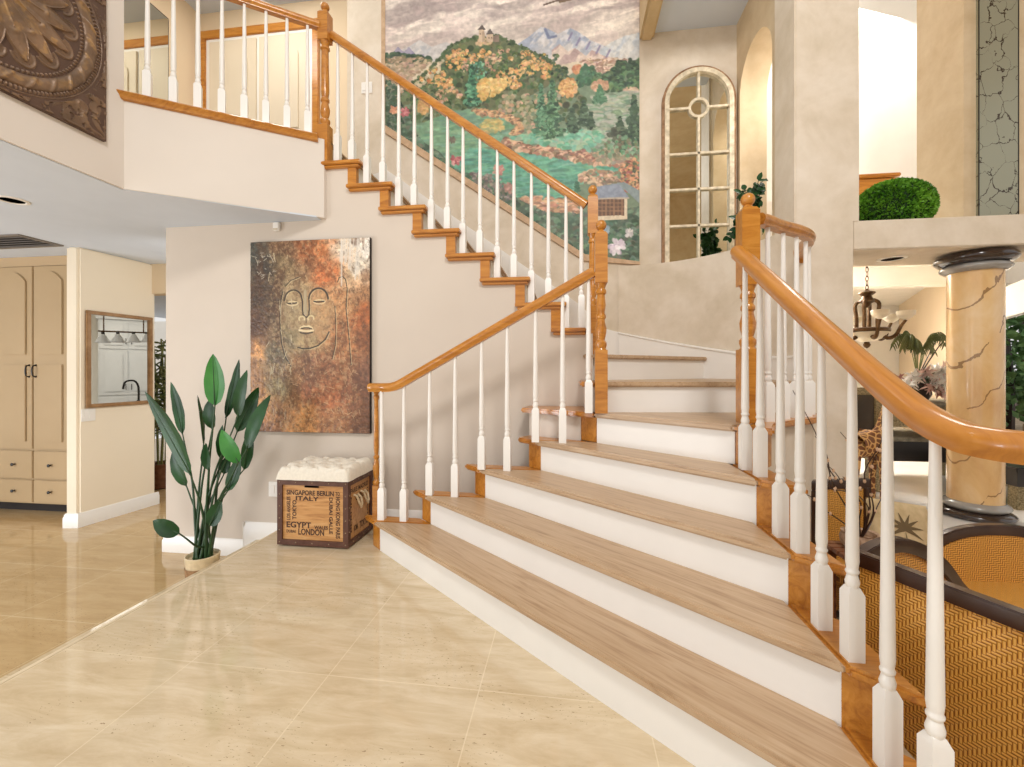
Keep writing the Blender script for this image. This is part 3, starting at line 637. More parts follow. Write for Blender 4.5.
# ------------------------------------------------------------------ the landscape mural
def make_mural():
    x = np.linspace(-1.885, .668, 372); z = np.linspace(5.3, 2.235, 440)
    XX, ZZ = np.meshgrid(x, z)
    k = XX/(YM-.01); a = (cY*k+sY)/(cY-k*sY); D = (YM-.01)/(a*sY+cY)
    PX = 512+430*a; PY = 371-(ZZ-EYE)*430/D
    # straighten: work in coordinates u (photo-like columns) and v (rows) that are separable on the wall
    U = PX; V = 371-(ZZ-EYE)*430/4.27
    A = Art(U, V, .7); g = np.random.default_rng(3)
    sc_ = 4.27
    def yv(px, py):                      # photo pixel -> wall row
        aa = (px-512)/430; d = (YM-.01)/(aa*sY+cY); return 371-(371-py)*d/sc_
    Q = lambda pts: [(p[0], yv(*p)) for p in pts]
    # sky of streaked mauve and cream clouds
    warp = fbm(U/40, V/14, 4, 11)*22
    s1 = fbm(U/46+V/60, (V+warp+U*.12)/7.5, 5, 5); s2 = fbm(U/20, (V+warp)/3.2, 4, 9)
    t = np.clip((s1-.36)/.3, 0, 1)[..., None]; t2 = np.clip((s2-.4)/.25, 0, 1)[..., None]
    A.c = np.array((174, 156, 150.))*(1-t)+np.array((238, 222, 206.))*t
    A.c = A.c*(.94+.09*t2); A.put(np.clip((V-10)/40, 0, 1)*.55, (232, 220, 200))
    A.put((fbm(U/30, V/16, 3, 31) > .58)*.25, (190, 160, 158))
    A.stroke(Q([(544, 5), (556, 1), (566, 0)]), .9, (90, 66, 50)); A.stroke(Q([(560, 2), (572, -1)]), 1.3, (110, 84, 60))
    # far mountains
    def ridge(pts, col, col2, alt):
        m = A.poly(Q(pts+[(pts[-1][0], 140), (pts[0][0], 140)]))
        n = fbm((U+V*.8)/7, (V-U*.5)/12, 4, alt); A.put(m, col); A.put(m*np.clip((n-.48)/.1, 0, 1), col2, .8)
        xs = [p[0] for p in pts]; top = np.interp(U, xs, [yv(*p) for p in pts]); A.put(m*np.clip((V-top-8)/26, 0, 1), (222, 208, 188), .75)
        return m
    ridge([(392, 54), (410, 46), (420, 40), (432, 47), (446, 42), (462, 50), (480, 55)], (196, 190, 186), (170, 172, 176), 21)
    ridge([(392, 54), (398, 47), (404, 52), (409, 47), (416, 55), (424, 54)], (150, 142, 166), (120, 116, 150), 22)
    ridge([(518, 44), (530, 36), (541, 27), (548, 29), (558, 34), (570, 28), (580, 33), (590, 40), (600, 44), (612, 50), (620, 54)], (148, 158, 178), (206, 200, 198), 23)
    ridge([(600, 50), (612, 42), (625, 36), (642, 32)], (176, 184, 192), (206, 204, 198), 25)
    ridge([(552, 50), (560, 44), (568, 52), (575, 48), (586, 56), (592, 50), (604, 56), (616, 58), (626, 62)], (176, 146, 140), (222, 200, 180), 24)
    A.stroke(Q([(545, 29), (549, 38), (557, 36)]), 1.4, (96, 106, 140), .6)
    for p in ((572, 33), (580, 38), (590, 42), (600, 46), (610, 50)): A.stroke(Q([p, (p[0]-4, p[1]+8)]), 1.1, (122, 112, 150), .5)
    # pale middle distance
    A.put(A.poly(Q([(383, 66), (430, 62), (470, 60), (540, 70), (575, 62), (642, 66), (642, 300), (383, 300)])), (205, 188, 158))
    A.dabs(A.poly(Q([(580, 60), (630, 58), (632, 74), (592, 84)])), 220, (.7, 1.6), [(150, 110, 90), (226, 196, 170), (170, 136, 110)], asp=2.2)
    # hills: base colours
    hill = Q([(383, 112), (400, 96), (412, 82), (426, 73), (440, 58), (452, 44), (466, 39), (480, 37), (498, 36), (512, 42), (530, 50), (545, 58), (560, 68), (575, 86), (590, 110), (560, 125), (500, 125), (430, 130)])
    mh = A.poly(hill); A.put(mh, (92, 100, 62))
    lefth = A.poly(Q([(383, 54), (396, 57), (420, 58), (432, 62), (412, 78), (400, 96), (383, 112)])); A.put(lefth, (168, 146, 116))
    rest = A.poly(Q([(383, 110), (430, 100), (500, 112), (545, 88), (575, 72), (600, 78), (620, 66), (642, 62), (642, 280), (383, 280)])); A.put(rest, (104, 128, 98))
    gr = [(44, 66, 34), (64, 88, 46), (84, 104, 58), (104, 112, 70)]; og = [(206, 142, 72), (222, 166, 98), (190, 122, 64), (226, 180, 112)]
    pk = [(198, 150, 112), (180, 130, 98), (210, 170, 130)]; tl = [(60, 128, 96), (84, 160, 124), (48, 106, 80), (120, 178, 140)]; dk = [(28, 52, 36), (40, 70, 46), (56, 84, 56)]
    A.dabs(mh, 900, (1.6, 3.6), gr, jit=20)
    patch = lambda cx, cy, rx, ry: ((U-cx)/rx)**2+((V-yv(cx, cy))/ry)**2 < 1
    A.dabs(A.poly(Q([(383, 53), (432, 58), (432, 62), (410, 62), (383, 62)])), 110, (1.6, 3), dk, jit=14)
    A.dabs(lefth, 240, (.8, 1.8), [(176, 140, 116), (150, 126, 92), (196, 168, 136), (120, 110, 76)], asp=1.8)
    A.dabs(A.poly(Q([(412, 82), (428, 72), (436, 62), (447, 58), (436, 76), (420, 88)])), 70, (1, 2), [(202, 186, 152), (186, 170, 132)])
    for cx, cy, rx, ry, p in [(456, 60, 8, 8, og), (433, 77, 9, 6, og), (446, 84, 8, 6, og), (463, 52, 4, 3, og), (493, 62, 7, 7, pk), (502, 52, 5, 3, pk), (510, 58, 6, 5, gr), (476, 58, 6, 4, og), (486, 52, 4, 3, og), (509, 76, 9, 7, og), (527, 58, 6, 5, og), (535, 60, 9, 6, og), (527, 69, 9, 5, og), (545, 70, 12, 6, og), (516, 55, 6, 4, og), (500, 70, 6, 6, gr), (480, 70, 6, 6, tl), (484, 80, 8, 8, gr), (525, 82, 10, 5, gr), (448, 95, 10, 6, pk), (430, 90, 6, 5, gr), (470, 66, 6, 5, pk), (512, 84, 8, 5, og), (552, 58, 5, 3, gr), (560, 72, 6, 5, dk)]:
        A.dabs(patch(cx, cy, rx*1.35, ry*1.35)*(fbm(U/5, V/5, 2, int(cx))>.5), int(rx*ry*1.3)+12, (.8, 1.9), p+p+gr[1:3], jit=26)
    # castle
    for i in range(150):
        q_ = g.uniform(412, 580); A.dab(q_, np.interp(q_, [p[0] for p in hill[2:14]], [p[1] for p in hill[2:14]])+g.uniform(-1.2, 2), g.uniform(.9, 1.9), np.array(gr[g.integers(0, 3)])+g.normal(0, 8))
    A.dabs(patch(485, 41, 9, 4), 40, (1, 2), [(214, 172, 122), (198, 160, 118)])
    A.put(A.poly(Q([(479, 30), (484.5, 30), (485, 42), (478.5, 42)])), (206, 176, 142)); A.put(A.poly(Q([(477.6, 30), (482, 24.5), (486, 30)])), (84, 72, 66))
    A.put(A.poly(Q([(487, 34), (493, 34), (493, 42), (486, 42)])), (196, 166, 134)); A.put(A.poly(Q([(486, 34.5), (490, 28.5), (494, 34.5)])), (88, 78, 72)); A.put(A.poly(Q([(493, 36), (499, 35), (499, 42), (493, 42)])), (128, 106, 88))
    A.put(A.poly(Q([(482.6, 31), (484.5, 31), (485, 42), (482.6, 42)])), (160, 130, 104), .6)
    for p in ((480.5, 34), (489, 38), (491.5, 38)): A.dab(p[0], yv(*p), .7, (96, 74, 60))
    # right hills and slopes
    A.dabs(A.poly(Q([(572, 88), (580, 70), (590, 66), (600, 76), (612, 72), (618, 62), (642, 60), (642, 100), (610, 92), (590, 84)])), 330, (1.4, 3.2), dk+[(66, 110, 70), (84, 124, 76)], jit=16)
    A.dabs(patch(577, 69, 4, 4), 26, (1, 2), [(190, 110, 70), (204, 140, 90)]); A.dabs(patch(586, 75, 8, 7), 60, (1.4, 2.6), [(46, 92, 62), (62, 112, 76)])
    A.dabs(patch(568, 88, 9, 9), 130, (1.1, 2.2), og); A.dabs(patch(600, 86, 8, 5), 50, (1.2, 2.2), pk); A.dabs(patch(630, 92, 8, 5), 60, (1, 2), [(198, 160, 130), (206, 178, 150)])
    A.dabs(A.poly(Q([(590, 96), (642, 92), (642, 150), (610, 158), (580, 140)])), 420, (1, 2.4), [(128, 150, 122), (150, 160, 138), (108, 138, 108), (168, 172, 152)], asp=2.6, rot=.25)
    A.dabs(A.poly(Q([(500, 96), (560, 92), (560, 140), (535, 145), (520, 120), (500, 112)])), 300, (1.1, 2.4), [(140, 140, 104), (170, 160, 122), (112, 126, 84), (190, 150, 116)])
    # lakes and the river
    lake = A.poly(Q([(383, 150), (410, 128), (450, 112), (480, 108), (506, 114), (519, 124), (522, 132), (512, 140), (490, 146), (470, 152), (450, 190), (383, 190)]))
    A.put(lake, (104, 150, 112)); A.dabs(lake, 420, (.8, 1.8), [(88, 148, 108), (124, 172, 128), (96, 138, 112), (112, 164, 132)], asp=4.5, rot=.06, a=.7)
    river = A.poly(Q([(470, 148), (500, 150), (530, 152), (560, 158), (585, 164), (618, 167), (612, 176), (590, 180), (576, 186), (580, 205), (540, 204), (500, 200), (430, 190)]))
    A.put(river, (86, 160, 130)); A.dabs(river, 520, (.8, 1.9), [(64, 146, 116), (110, 184, 150), (84, 160, 140), (96, 170, 130), (70, 130, 110)], asp=4.5, rot=.1, a=.75)
    A.dabs(A.poly(Q([(470, 108), (500, 112), (518, 118), (524, 130), (515, 140), (510, 134), (516, 126), (505, 118), (480, 116)])), 190, (.8, 1.8), [(206, 150, 104), (186, 130, 90), (222, 174, 124), (120, 96, 66)], asp=1.6)
    A.dabs(patch(492, 126, 12, 7), 130, (.8, 1.6), [(206, 182, 106), (190, 160, 84), (150, 158, 98)], asp=2, a=.7)
    bank = A.poly(Q([(505, 138), (530, 146), (560, 144), (584, 150), (612, 160), (636, 156), (628, 166), (600, 166), (570, 160), (545, 156), (520, 152), (500, 148)]))
    A.put(bank, (176, 140, 108)); A.dabs(bank, 320, (1, 2.2), [(206, 150, 116), (160, 104, 80), (120, 84, 62), (220, 176, 140), (140, 120, 90)], asp=1.7)
    A.dabs(patch(612, 156, 18, 7), 130, (1, 2), [(180, 150, 118), (150, 132, 104), (128, 130, 100)], asp=1.5)
    A.dabs(A.poly(Q([(508, 138), (560, 130), (605, 132), (590, 150), (560, 148)])), 190, (1.1, 2.6), [(96, 176, 138), (120, 190, 156), (76, 150, 116), (150, 180, 146)], asp=1.8)
    # yellow and dark trees
    def conifer(cx, top, bot, w, pal, n):
        for i in range(n):
            t_ = g.random()**.7; y_ = top+(bot-top)*t_; hw = w*t_*(.75+.25*math.sin(t_*30)); c = np.array(pal[g.integers(0, len(pal))], float)+g.normal(0, 9)
            A.dab(cx+g.uniform(-hw, hw), yv(cx, y_), g.uniform(.7, 1.5), c, .9, 1.8, g.normal(0, .5))
    A.dabs(patch(489, 88, 14, 9), 150, (1.2, 2.4), [(222, 178, 92), (206, 154, 70), (234, 200, 120)]); A.dabs(patch(478, 97, 9, 5), 70, (1.2, 2.2), [(222, 178, 92), (196, 146, 66)]); A.dabs(patch(500, 84, 7, 6), 60, (1, 2), [(214, 164, 84), (230, 190, 110)])
    conifer(472, 64, 106, 9, [(36, 92, 62), (64, 136, 96), (28, 66, 46), (90, 156, 112)], 330)
    conifer(552, 80, 138, 15, [(48, 94, 62), (80, 132, 90), (36, 70, 48), (110, 158, 112), (64, 110, 66)], 520); conifer(541, 84, 134, 9, [(60, 116, 80), (90, 146, 104), (44, 84, 56)], 200)
    conifer(572, 108, 132, 9, dk+[(70, 106, 72)], 150); conifer(584, 100, 126, 8, dk+[(74, 110, 76)], 130); conifer(591, 112, 128, 4, dk, 60); conifer(600, 86, 104, 8, [(52, 100, 68), (70, 124, 84)], 90)
    conifer(634, 96, 146, 16, dk+[(50, 84, 56), (72, 106, 70)], 420); conifer(620, 116, 142, 9, dk+[(80, 100, 70)], 130); conifer(614, 128, 136, 8, [(70, 78, 56), (52, 62, 44)], 60)
    conifer(630, 58, 70, 3, dk, 30); conifer(617, 64, 74, 3, dk, 30); conifer(585, 62, 76, 2.5, [(60, 104, 74)], 30); conifer(621, 140, 152, 3, dk, 24); conifer(577, 182, 192, 2, [(40, 96, 66)], 20)
    A.dabs(A.poly(Q([(592, 148), (618, 136), (640, 140), (642, 168), (628, 166), (634, 156), (600, 158)])), 110, (1.1, 2.4), [(86, 92, 62), (104, 150, 110), (70, 130, 84), (120, 110, 84)])
    A.dabs(A.poly(Q([(618, 168), (630, 160), (642, 158), (642, 198), (620, 188)])), 210, (1, 2.3), [(206, 134, 84), (60, 80, 50), (178, 104, 70), (96, 84, 56), (222, 160, 110), (150, 70, 66)])
    A.dabs(A.poly(Q([(578, 176), (592, 170), (616, 172), (620, 184), (600, 186), (582, 182)])), 120, (1, 2), [(206, 166, 130), (222, 184, 146), (170, 130, 100), (120, 100, 76)], asp=1.7)
    A.put(A.poly(Q([(600, 186), (624, 182), (642, 192), (642, 206), (625, 190)])), (120, 138, 140))
    # foreground bank, foliage and blossoms
    A.dabs(A.poly(Q([(505, 204), (530, 196), (575, 200), (580, 220), (540, 222)])), 240, (1.1, 2.4), [(214, 160, 118), (196, 140, 104), (224, 180, 140), (150, 110, 84)], asp=2, rot=.2)
    fore = A.poly(Q([(383, 96), (398, 104), (410, 118), (420, 140), (440, 152), (455, 170), (490, 178), (520, 200), (545, 212), (590, 214), (642, 206), (642, 290), (383, 290)]))
    A.put(fore, (72, 96, 76)); A.dabs(fore, 2300, (1, 2.6), [(58, 92, 66), (84, 122, 92), (44, 70, 50), (110, 140, 112), (96, 104, 84), (70, 110, 84)], asp=1.6, rot=.6)
    A.dabs(A.poly(Q([(383, 74), (400, 92), (404, 130), (383, 128)])), 170, (1.2, 2.4), dk+[(92, 106, 84)])
    A.dabs(A.poly(Q([(470, 172), (500, 176), (516, 196), (500, 206), (480, 196)])), 150, (1, 2), [(120, 110, 104), (146, 134, 124), (96, 92, 84)])
    def flower(cx, cy, r, pal, n=26):
        for i in range(n):
            an = g.uniform(0, 6.3); q = g.random()**.6*r; A.dab(cx+math.cos(an)*q, yv(cx, cy)+math.sin(an)*q, r*.22+.3, np.array(pal[g.integers(0, len(pal))])+g.normal(0, 8), .95, 1.5, an)
    flower(394, 110, 4, [(196, 120, 84), (214, 150, 110)]); flower(405, 112, 4.2, [(178, 80, 88), (204, 120, 122)]); flower(456, 160, 5, [(168, 74, 80), (200, 110, 112), (222, 150, 146)]); flower(498, 170, 5, [(190, 120, 110), (206, 150, 130)]); flower(452, 140, 3, [(110, 100, 84)])
    A.dabs(patch(424, 106, 6, 8), 70, (1, 2), [(206, 160, 92), (190, 140, 76)]); flower(509, 188, 5, [(170, 120, 106), (150, 110, 96)])
    # cottage with a blue roof
    A.put(A.poly(Q([(594, 196), (627, 196), (627, 219), (594, 221)])), (216, 196, 164)); A.put(A.poly(Q([(598, 199), (624, 199), (624, 215.5), (598, 216)])), (96, 62, 40))
    for xx in (602, 606, 610, 614, 618, 622): A.stroke(Q([(xx, 199), (xx, 216)]), .5, (150, 104, 66), .7)
    for yy in (203, 207, 211): A.stroke(Q([(598, yy), (624, yy)]), .5, (150, 104, 66), .7)
    A.put(A.poly(Q([(592, 199.5), (594, 187), (619, 184), (629, 197.5)])), (128, 140, 160)); A.stroke(Q([(592, 199), (629, 198)]), .8, (176, 160, 140))
    flower(617, 247, 7, [(214, 200, 214), (190, 170, 194), (232, 222, 230)], 46); flower(629, 233, 3.6, [(220, 214, 210), (196, 190, 190)]); flower(606, 230, 3.5, [(120, 150, 170), (150, 170, 180)])
    gr_ = A.c.mean(-1, keepdims=True); A.c = (gr_+(A.c-gr_)*.86)*.93+np.array((236, 222, 205.))*.09
    A.c *= (.88+.25*fbm(U/3, V/3, 3, 99))[..., None]
    keep = ZZ > np.interp(XX, [-1.893, .145, .16, .7], [3.745, 2.335, 2.31, 2.24])
    P = np.stack([XX, np.full_like(XX, YM-.012), ZZ], -1)
    t_ = thing('landscape_mural', 'large painted mural of a castle hill, lake and mountains on the stair wall', 'mural', (-.6, YM, 3.2))
    grid_mesh('painted_scene', P, A.c, keep, M['paint'], t_, ORG[t_.name], 0)
    bd = MB(); y0, y1 = YM-.02, YM-.001
    bd.box(-1.925, -1.885, y0, y1, 3.70, 5.3)
    bd.wallprism([(-1.925, 3.69), (.15, 2.27), (.15, 2.335), (-1.925, 3.77)], 'y', y0, y1)
    bd.wallprism([(.15, 2.27), (.672, 2.215), (.672, 2.245), (.15, 2.335)], 'y', y0, y1)
    bd.build('border', plain('tan_border', (196, 164, 130), .6, var=12, scale=20), t_)
    bk = MB().box(-1.885, .668, YM-.0105, YM-.002, 3.75, 5.3).wallprism([(-1.885, 3.75), (.14, 2.34), (.668, 2.25), (.668, 3.75)], 'y', YM-.0105, YM-.002); bk.build('backing', M['wallwarm'], t_)
make_mural()
# ------------------------------------------------------------------ abstract face painting with raised texture
def make_face():
    x0, x1, z0, z1 = -2.512, -1.512, .722, 2.222; W, H = 300, 450
    x = np.linspace(x0, x1, W); z = np.linspace(z1, z0, H); XX, ZZ = np.meshgrid(x, z)
    U = 30+(XX-x0)/(x1-x0)*433; V = 52+(z1-ZZ)/(z1-z0)*688
    A = Art(U, V, 1.5); g = np.random.default_rng(12)
    ctl = [(40, 80, 70, 72, 66), (80, 150, 58, 52, 46), (60, 250, 66, 52, 42), (50, 350, 80, 55, 40), (50, 450, 190, 138, 88), (50, 600, 204, 152, 98), (50, 710, 172, 116, 66), (150, 80, 104, 76, 54), (150, 150, 112, 94, 68), (230, 80, 138, 84, 52), (290, 90, 180, 112, 68), (310, 180, 176, 104, 62), (370, 70, 208, 192, 172), (430, 70, 206, 200, 190), (430, 150, 196, 186, 170), (390, 190, 190, 158, 124), (440, 250, 150, 110, 76), (440, 330, 150, 88, 50), (440, 420, 118, 74, 46), (440, 550, 112, 76, 56), (440, 700, 104, 70, 50), (200, 220, 154, 134, 100), (180, 300, 144, 128, 98), (180, 380, 112, 102, 74), (290, 300, 178, 132, 88), (290, 380, 168, 126, 86), (370, 300, 166, 120, 80), (370, 420, 162, 110, 70), (120, 300, 84, 68, 52), (130, 450, 96, 86, 66), (140, 560, 146, 130, 98), (150, 650, 150, 110, 76), (220, 500, 128, 92, 64), (300, 500, 138, 92, 64), (250, 600, 146, 94, 64), (330, 620, 152, 94, 60), (230, 700, 184, 132, 82), (330, 710, 142, 98, 64), (240, 420, 158, 136, 98), (240, 330, 150, 128, 96)]
    wu = U+(fbm(U/50, V/50, 4, 41)-.5)*60; wv = V+(fbm(U/50, V/60, 4, 46)-.5)*80
    num = 0; den = 0
    for u, v, r, gg, b in ctl:
        w = 1/(((wu-u)**2+(wv-v)**2)+160)**1.7; num = num+w[..., None]*np.array((r, gg, b), float); den = den+w
    A.c = num/den[..., None]
    n1 = fbm(U/14, V/14, 5, 60, .7); n2 = fbm(U/34, V/60, 4, 70); n3 = fbm(U/6, V/6, 3, 77)
    A.c *= (.70+.82*n1)[..., None]; A.put(np.clip((n2-.56)/.1, 0, 1)*.4, (92, 58, 38)); A.h += (n1-.5)*5+(n3-.5)*3
    fz = np.exp(-(((U-240)/120)**2+((V-330)/170)**2))
    A.put(np.clip((fbm(U/9, V/9, 4, 88, .7)-.55)/.06, 0, 1)*(.25+.45*((U > 100) & (U < 420))), (206, 178, 136), .55)
    A.put((fbm(U/7, V/11, 4, 95, .7) > .61)*.6, (70, 48, 34), .6)
    F = lambda pts: [((265+a/9.752-240)*3.564, (275+b/9.757-225)*3.567) for a, b in pts]
    def arcp(cx, cy, rx, ry, a0, a1, n=18): return [(cx+rx*math.cos(math.radians(a0+(a1-a0)*i/n)), cy+ry*math.sin(math.radians(a0+(a1-a0)*i/n))) for i in range(n+1)]
    dkc, ltc = (64, 52, 40), (220, 200, 156)
    # face plane lightened, edges carved
    A.dab(240, 315, 105, (176, 152, 114), .36, .95, 0)
    def both(p, w, dh=0): A.stroke([(a+2.4, b+2.4) for a, b in p], w, ltc, .3, .5); A.stroke(p, w, dkc, .75, -.8)
    both(F(arcp(275, 240, 88, 100, 180, 352)), 3.0); both(F(arcp(525, 240, 96, 112, 185, 360)), 3.4)
    both(F([(352, 190), (368, 260), (368, 340), (372, 380), (392, 405), (412, 410), (430, 390), (434, 330), (432, 240)]), 2.8)
    A.stroke(F([(395, 150), (398, 260), (402, 380)]), 5.5, (176, 160, 130), .7, 1.5)
    for ex, ey in ((265, 268), (535, 258)):
        A.stroke(F(arcp(ex, ey+10, 62, 26, 200, 340)), 2.0, ltc, .8, .6); A.stroke(F([(ex-55, ey-2), (ex-10, ey+6), (ex+50, ey-2)]), 2.3, (50, 40, 32), .85); A.stroke(F(arcp(ex, ey-4, 60, 28, 20, 160)), 1.8, ltc, .7, .5)
    for q in ((362, 425), (452, 420)): A.stroke(F(arcp(q[0], q[1], 28, 24, 150, 390)), 3, (214, 194, 150), .7, .8)
    A.stroke(F([(402, 420), (402, 470)]), 1.5, dkc, .6)
    A.stroke(F([(345, 515), (380, 496), (405, 502), (432, 496), (470, 520)]), 3.2, (226, 206, 164), .9, 1); A.stroke(F([(352, 520), (405, 512), (462, 522)]), 2, (60, 46, 36), .9)
    A.stroke(F([(335, 535), (380, 545), (430, 546), (480, 538)]), 3.4, (232, 212, 172), .9, 1); A.stroke(F([(345, 560), (405, 572), (470, 558)]), 2.6, dkc, .7)
    both([(206, 436), (226, 441), (250, 440), (280, 430), (306, 408), (320, 380)], 2.6)
    both([(150, 235), (142, 280), (140, 340), (146, 420), (160, 470), (182, 505)], 2.2); both([(160, 215), (180, 195), (215, 182)], 1.6)
    both([(340, 290), (344, 360), (342, 430), (330, 480)], 1.6)
    both([(350, 205), (356, 190), (368, 186), (378, 196), (384, 230), (380, 300), (390, 400), (398, 500)], 1.7)
    for q in range(26):
        u = g.uniform(100, 190); v = g.uniform(90, 690); A.stroke([(u, v), (u+g.normal(0, 6), v+g.uniform(10, 40))], g.uniform(.7, 1.4), (206, 192, 160), .5, .5)
    for q in range(60):
        u = g.uniform(180, 440); v = g.uniform(460, 720); A.stroke([(u, v), (u+g.normal(0, 9), v+g.normal(0, 12))], g.uniform(.6, 1.2), (214, 176, 134), .45, .4)
    for q in range(26):
        u = g.uniform(45, 120); v = g.uniform(90, 180); A.stroke([(u, v), (u+g.normal(0, 10), v+g.normal(0, 10))], g.uniform(.6, 1.2), (200, 190, 170), .5, .4)
    for q in range(12): u = g.uniform(360, 450); A.stroke([(u, 55), (u+g.normal(0, 4), g.uniform(120, 230))], g.uniform(1, 3), (224, 216, 204), .35)
    yf = YB-.032; P = np.stack([XX, yf-np.clip(A.h, -4, 6)*.0011, ZZ], -1)
    t_ = thing('face_painting', 'tall abstract painting of a calm face in rust, grey and brown on the stair wall', 'painting', (-2.035, YB, z0))
    grid_mesh('canvas_front', P, A.c, None, M['canvas'], t_, ORG[t_.name])
    MB().box(x0-.003, x1+.003, yf+.004, YB, z0-.003, z1+.003).build('stretcher', M['vdark'], t_, bevel=.003)
make_face()
# ------------------------------------------------------------------ carved medallion plaque
def make_plaque():
    yc, zc, hw = 1.789, 3.164, .533; N = 420
    y = np.linspace(yc-hw, yc+hw, N); z = np.linspace(zc-hw, zc+hw, N); Yy, Zz = np.meshgrid(y, z)
    dy, dz = Yy-yc, Zz-zc; r = np.hypot(dy, dz); ph = np.arctan2(dz, dy); h = np.zeros_like(r); NP = 16
    sm = lambda a, b, x: np.clip((x-a)/(b-a), 0, 1)
    pa = (ph*NP/(2*PI)+.5) % 1-.5; d = pa*2*PI/NP*r                      # distance across the petal
    # scallops behind, then spear petals with a ridge
    sd = np.hypot(d, r-.325); sc_ = np.clip(1-sd/.062, 0, 1); rim = np.exp(-((sd-.052)/.007)**2)*(r > .315)
    h += .5*np.sqrt(sc_)+.5*rim
    wv = .058*np.sin(PI*np.clip((r-.05)/.30, 0, 1))**.75+1e-4; q = np.abs(d)/wv; pet = np.clip(1-q**2, 0, 1)*((r > .05) & (r < .35))
    h = np.maximum(h, 1.25*np.sqrt(pet)*(r < .35)); h += .5*np.exp(-((q-.80)/.07)**2)*((r > .08) & (r < .34))
    h += .7*np.exp(-((r-.215)/.012)**2)*np.exp(-(d/.018)**2); h += .45*np.exp(-(d/.004)**2)*((r > .06) & (r < .20))
    h += 1.3*np.sqrt(np.clip(1-(r/.055)**2, 0, 1))
    bead = lambda r0, w, n: np.sqrt(np.clip(1-((r-r0)/w)**2, 0, 1))*(.55+.45*np.cos(ph*n))
    h += .8*bead(.400, .010, 110)
    band = np.sqrt(np.clip(1-((r-.447)/.034)**2, 0, 1)); h += 1.15*band
    h += .55*(band > 0)*(np.clip(np.cos(ph*26+6*np.sin(ph*26)*0+((r-.447)/.034)*1.8), 0, 1)**3)
    h += .9*bead(.492, .012, 150); h += .5*np.exp(-((r-.51)/.005)**2)
    # acanthus corners
    cy_, cz_ = np.abs(dy), np.abs(dz); cr = np.hypot(hw-cy_, hw-cz_); ca = np.arctan2(hw-cz_, hw-cy_)
    out = r > .525
    h += out*(.75*np.abs(np.sin(ca*5+14*cr+2*np.sin(22*cr)))**2*sm(0, .05, cr)*np.clip(np.sin(2*ca), 0, 1)+.5*(fbm(cy_*22, cz_*22, 3, 55) > .52)*sm(.03, .10, cr)+.4*np.exp(-((np.hypot(cy_-.40, cz_-.40)-.03)/.008)**2))
    h += .25*np.exp(-((np.maximum(cy_, cz_)-.526)/.005)**2)
    n = fbm(Yy*40, Zz*40, 5, 7); n2 = fbm(Yy*9, Zz*9, 4, 17); h += (n-.5)*.35
    t = np.clip(h/1.7, 0, 1)[..., None]
    col = np.array((112, 88, 68.))*(1-t)+np.array((140, 112, 86.))*t
    gold = np.clip((fbm(Yy*26, Zz*26, 4, 27)-.5)/.12, 0, 1)*np.clip((h-.75)/.6, 0, 1)
    gold = np.maximum(gold*.55, np.clip((h-1.55)/.5, 0, 1)*.5)[..., None]
    col = col*(1-gold)+np.array((196, 152, 88.))*gold; col *= (.78+.4*n2)[..., None]
    P = np.stack([-2.88+.018+h*.015, Yy, Zz], -1)
    t_ = thing('carved_plaque', 'large square bronze-toned plaque with a carved petal medallion on the upper wall', 'wall plaque', (-2.88, yc, zc-hw))
    grid_mesh('medallion_relief', P, col, None, M['relief'], t_, ORG[t_.name])
    MB().box(-2.88, -2.858, yc-hw-.002, yc+hw+.002, zc-hw-.002, zc+hw+.002).build('panel', plain('dark_bronze_edge', (88, 64, 50), .5, var=8), t_)
make_plaque()
# ------------------------------------------------------------------ wooden trunk with tufted seat
def text_mesh(mb, body, fit, place, bold=0.028):      # fit: (u0,u1,v0,v1) box on the face; place maps (u,v,d) to the world
    cu = bpy.data.curves.new('t', 'FONT'); cu.body = body; cu.size = 1; cu.offset = bold; cu.extrude = 0; cu.resolution_u = 3
    o = bpy.data.objects.new('t', cu); C.objects.link(o); dg = bpy.context.evaluated_depsgraph_get(); me = bpy.data.meshes.new_from_object(o.evaluated_get(dg))
    vs = [v.co.copy() for v in me.vertices]; fs = [tuple(p.vertices) for p in me.polygons]
    bpy.data.objects.remove(o); bpy.data.curves.remove(cu); bpy.data.meshes.remove(me)
    if not vs: return
    ax, bx = min(v.x for v in vs), max(v.x for v in vs); ay, by = min(v.y for v in vs), max(v.y for v in vs)
    u0, u1, v0, v1, rot = fit
    out = []
    for v in vs:
        s, t = (v.x-ax)/(bx-ax), (v.y-ay)/(by-ay)
        if rot == 1: u, w = u0+(u1-u0)*(1-t), v0+(v1-v0)*s           # reads upwards
        elif rot == -1: u, w = u0+(u1-u0)*t, v0+(v1-v0)*(1-s)        # reads downwards
        else: u, w = u0+(u1-u0)*s, v0+(v1-v0)*t
        out.append(place(u, w))
    mb.add(out, fs)
M['crate'] = oak('stained_plank_wood', (158, 104, 54), (202, 150, 90), (218, 172, 116), rough=.45)
M['ink'] = plain('dark_brown_ink', (66, 38, 22), .6, var=6)
M['strap'] = plain('brown_leather_strap', (86, 52, 37), .45, var=10, scale=20)
M['nail'] = plain('pale_nail_head', (150, 128, 100), .4, .5)
M['rope'] = plain('natural_rope', (206, 184, 146), .85, var=20, scale=80)
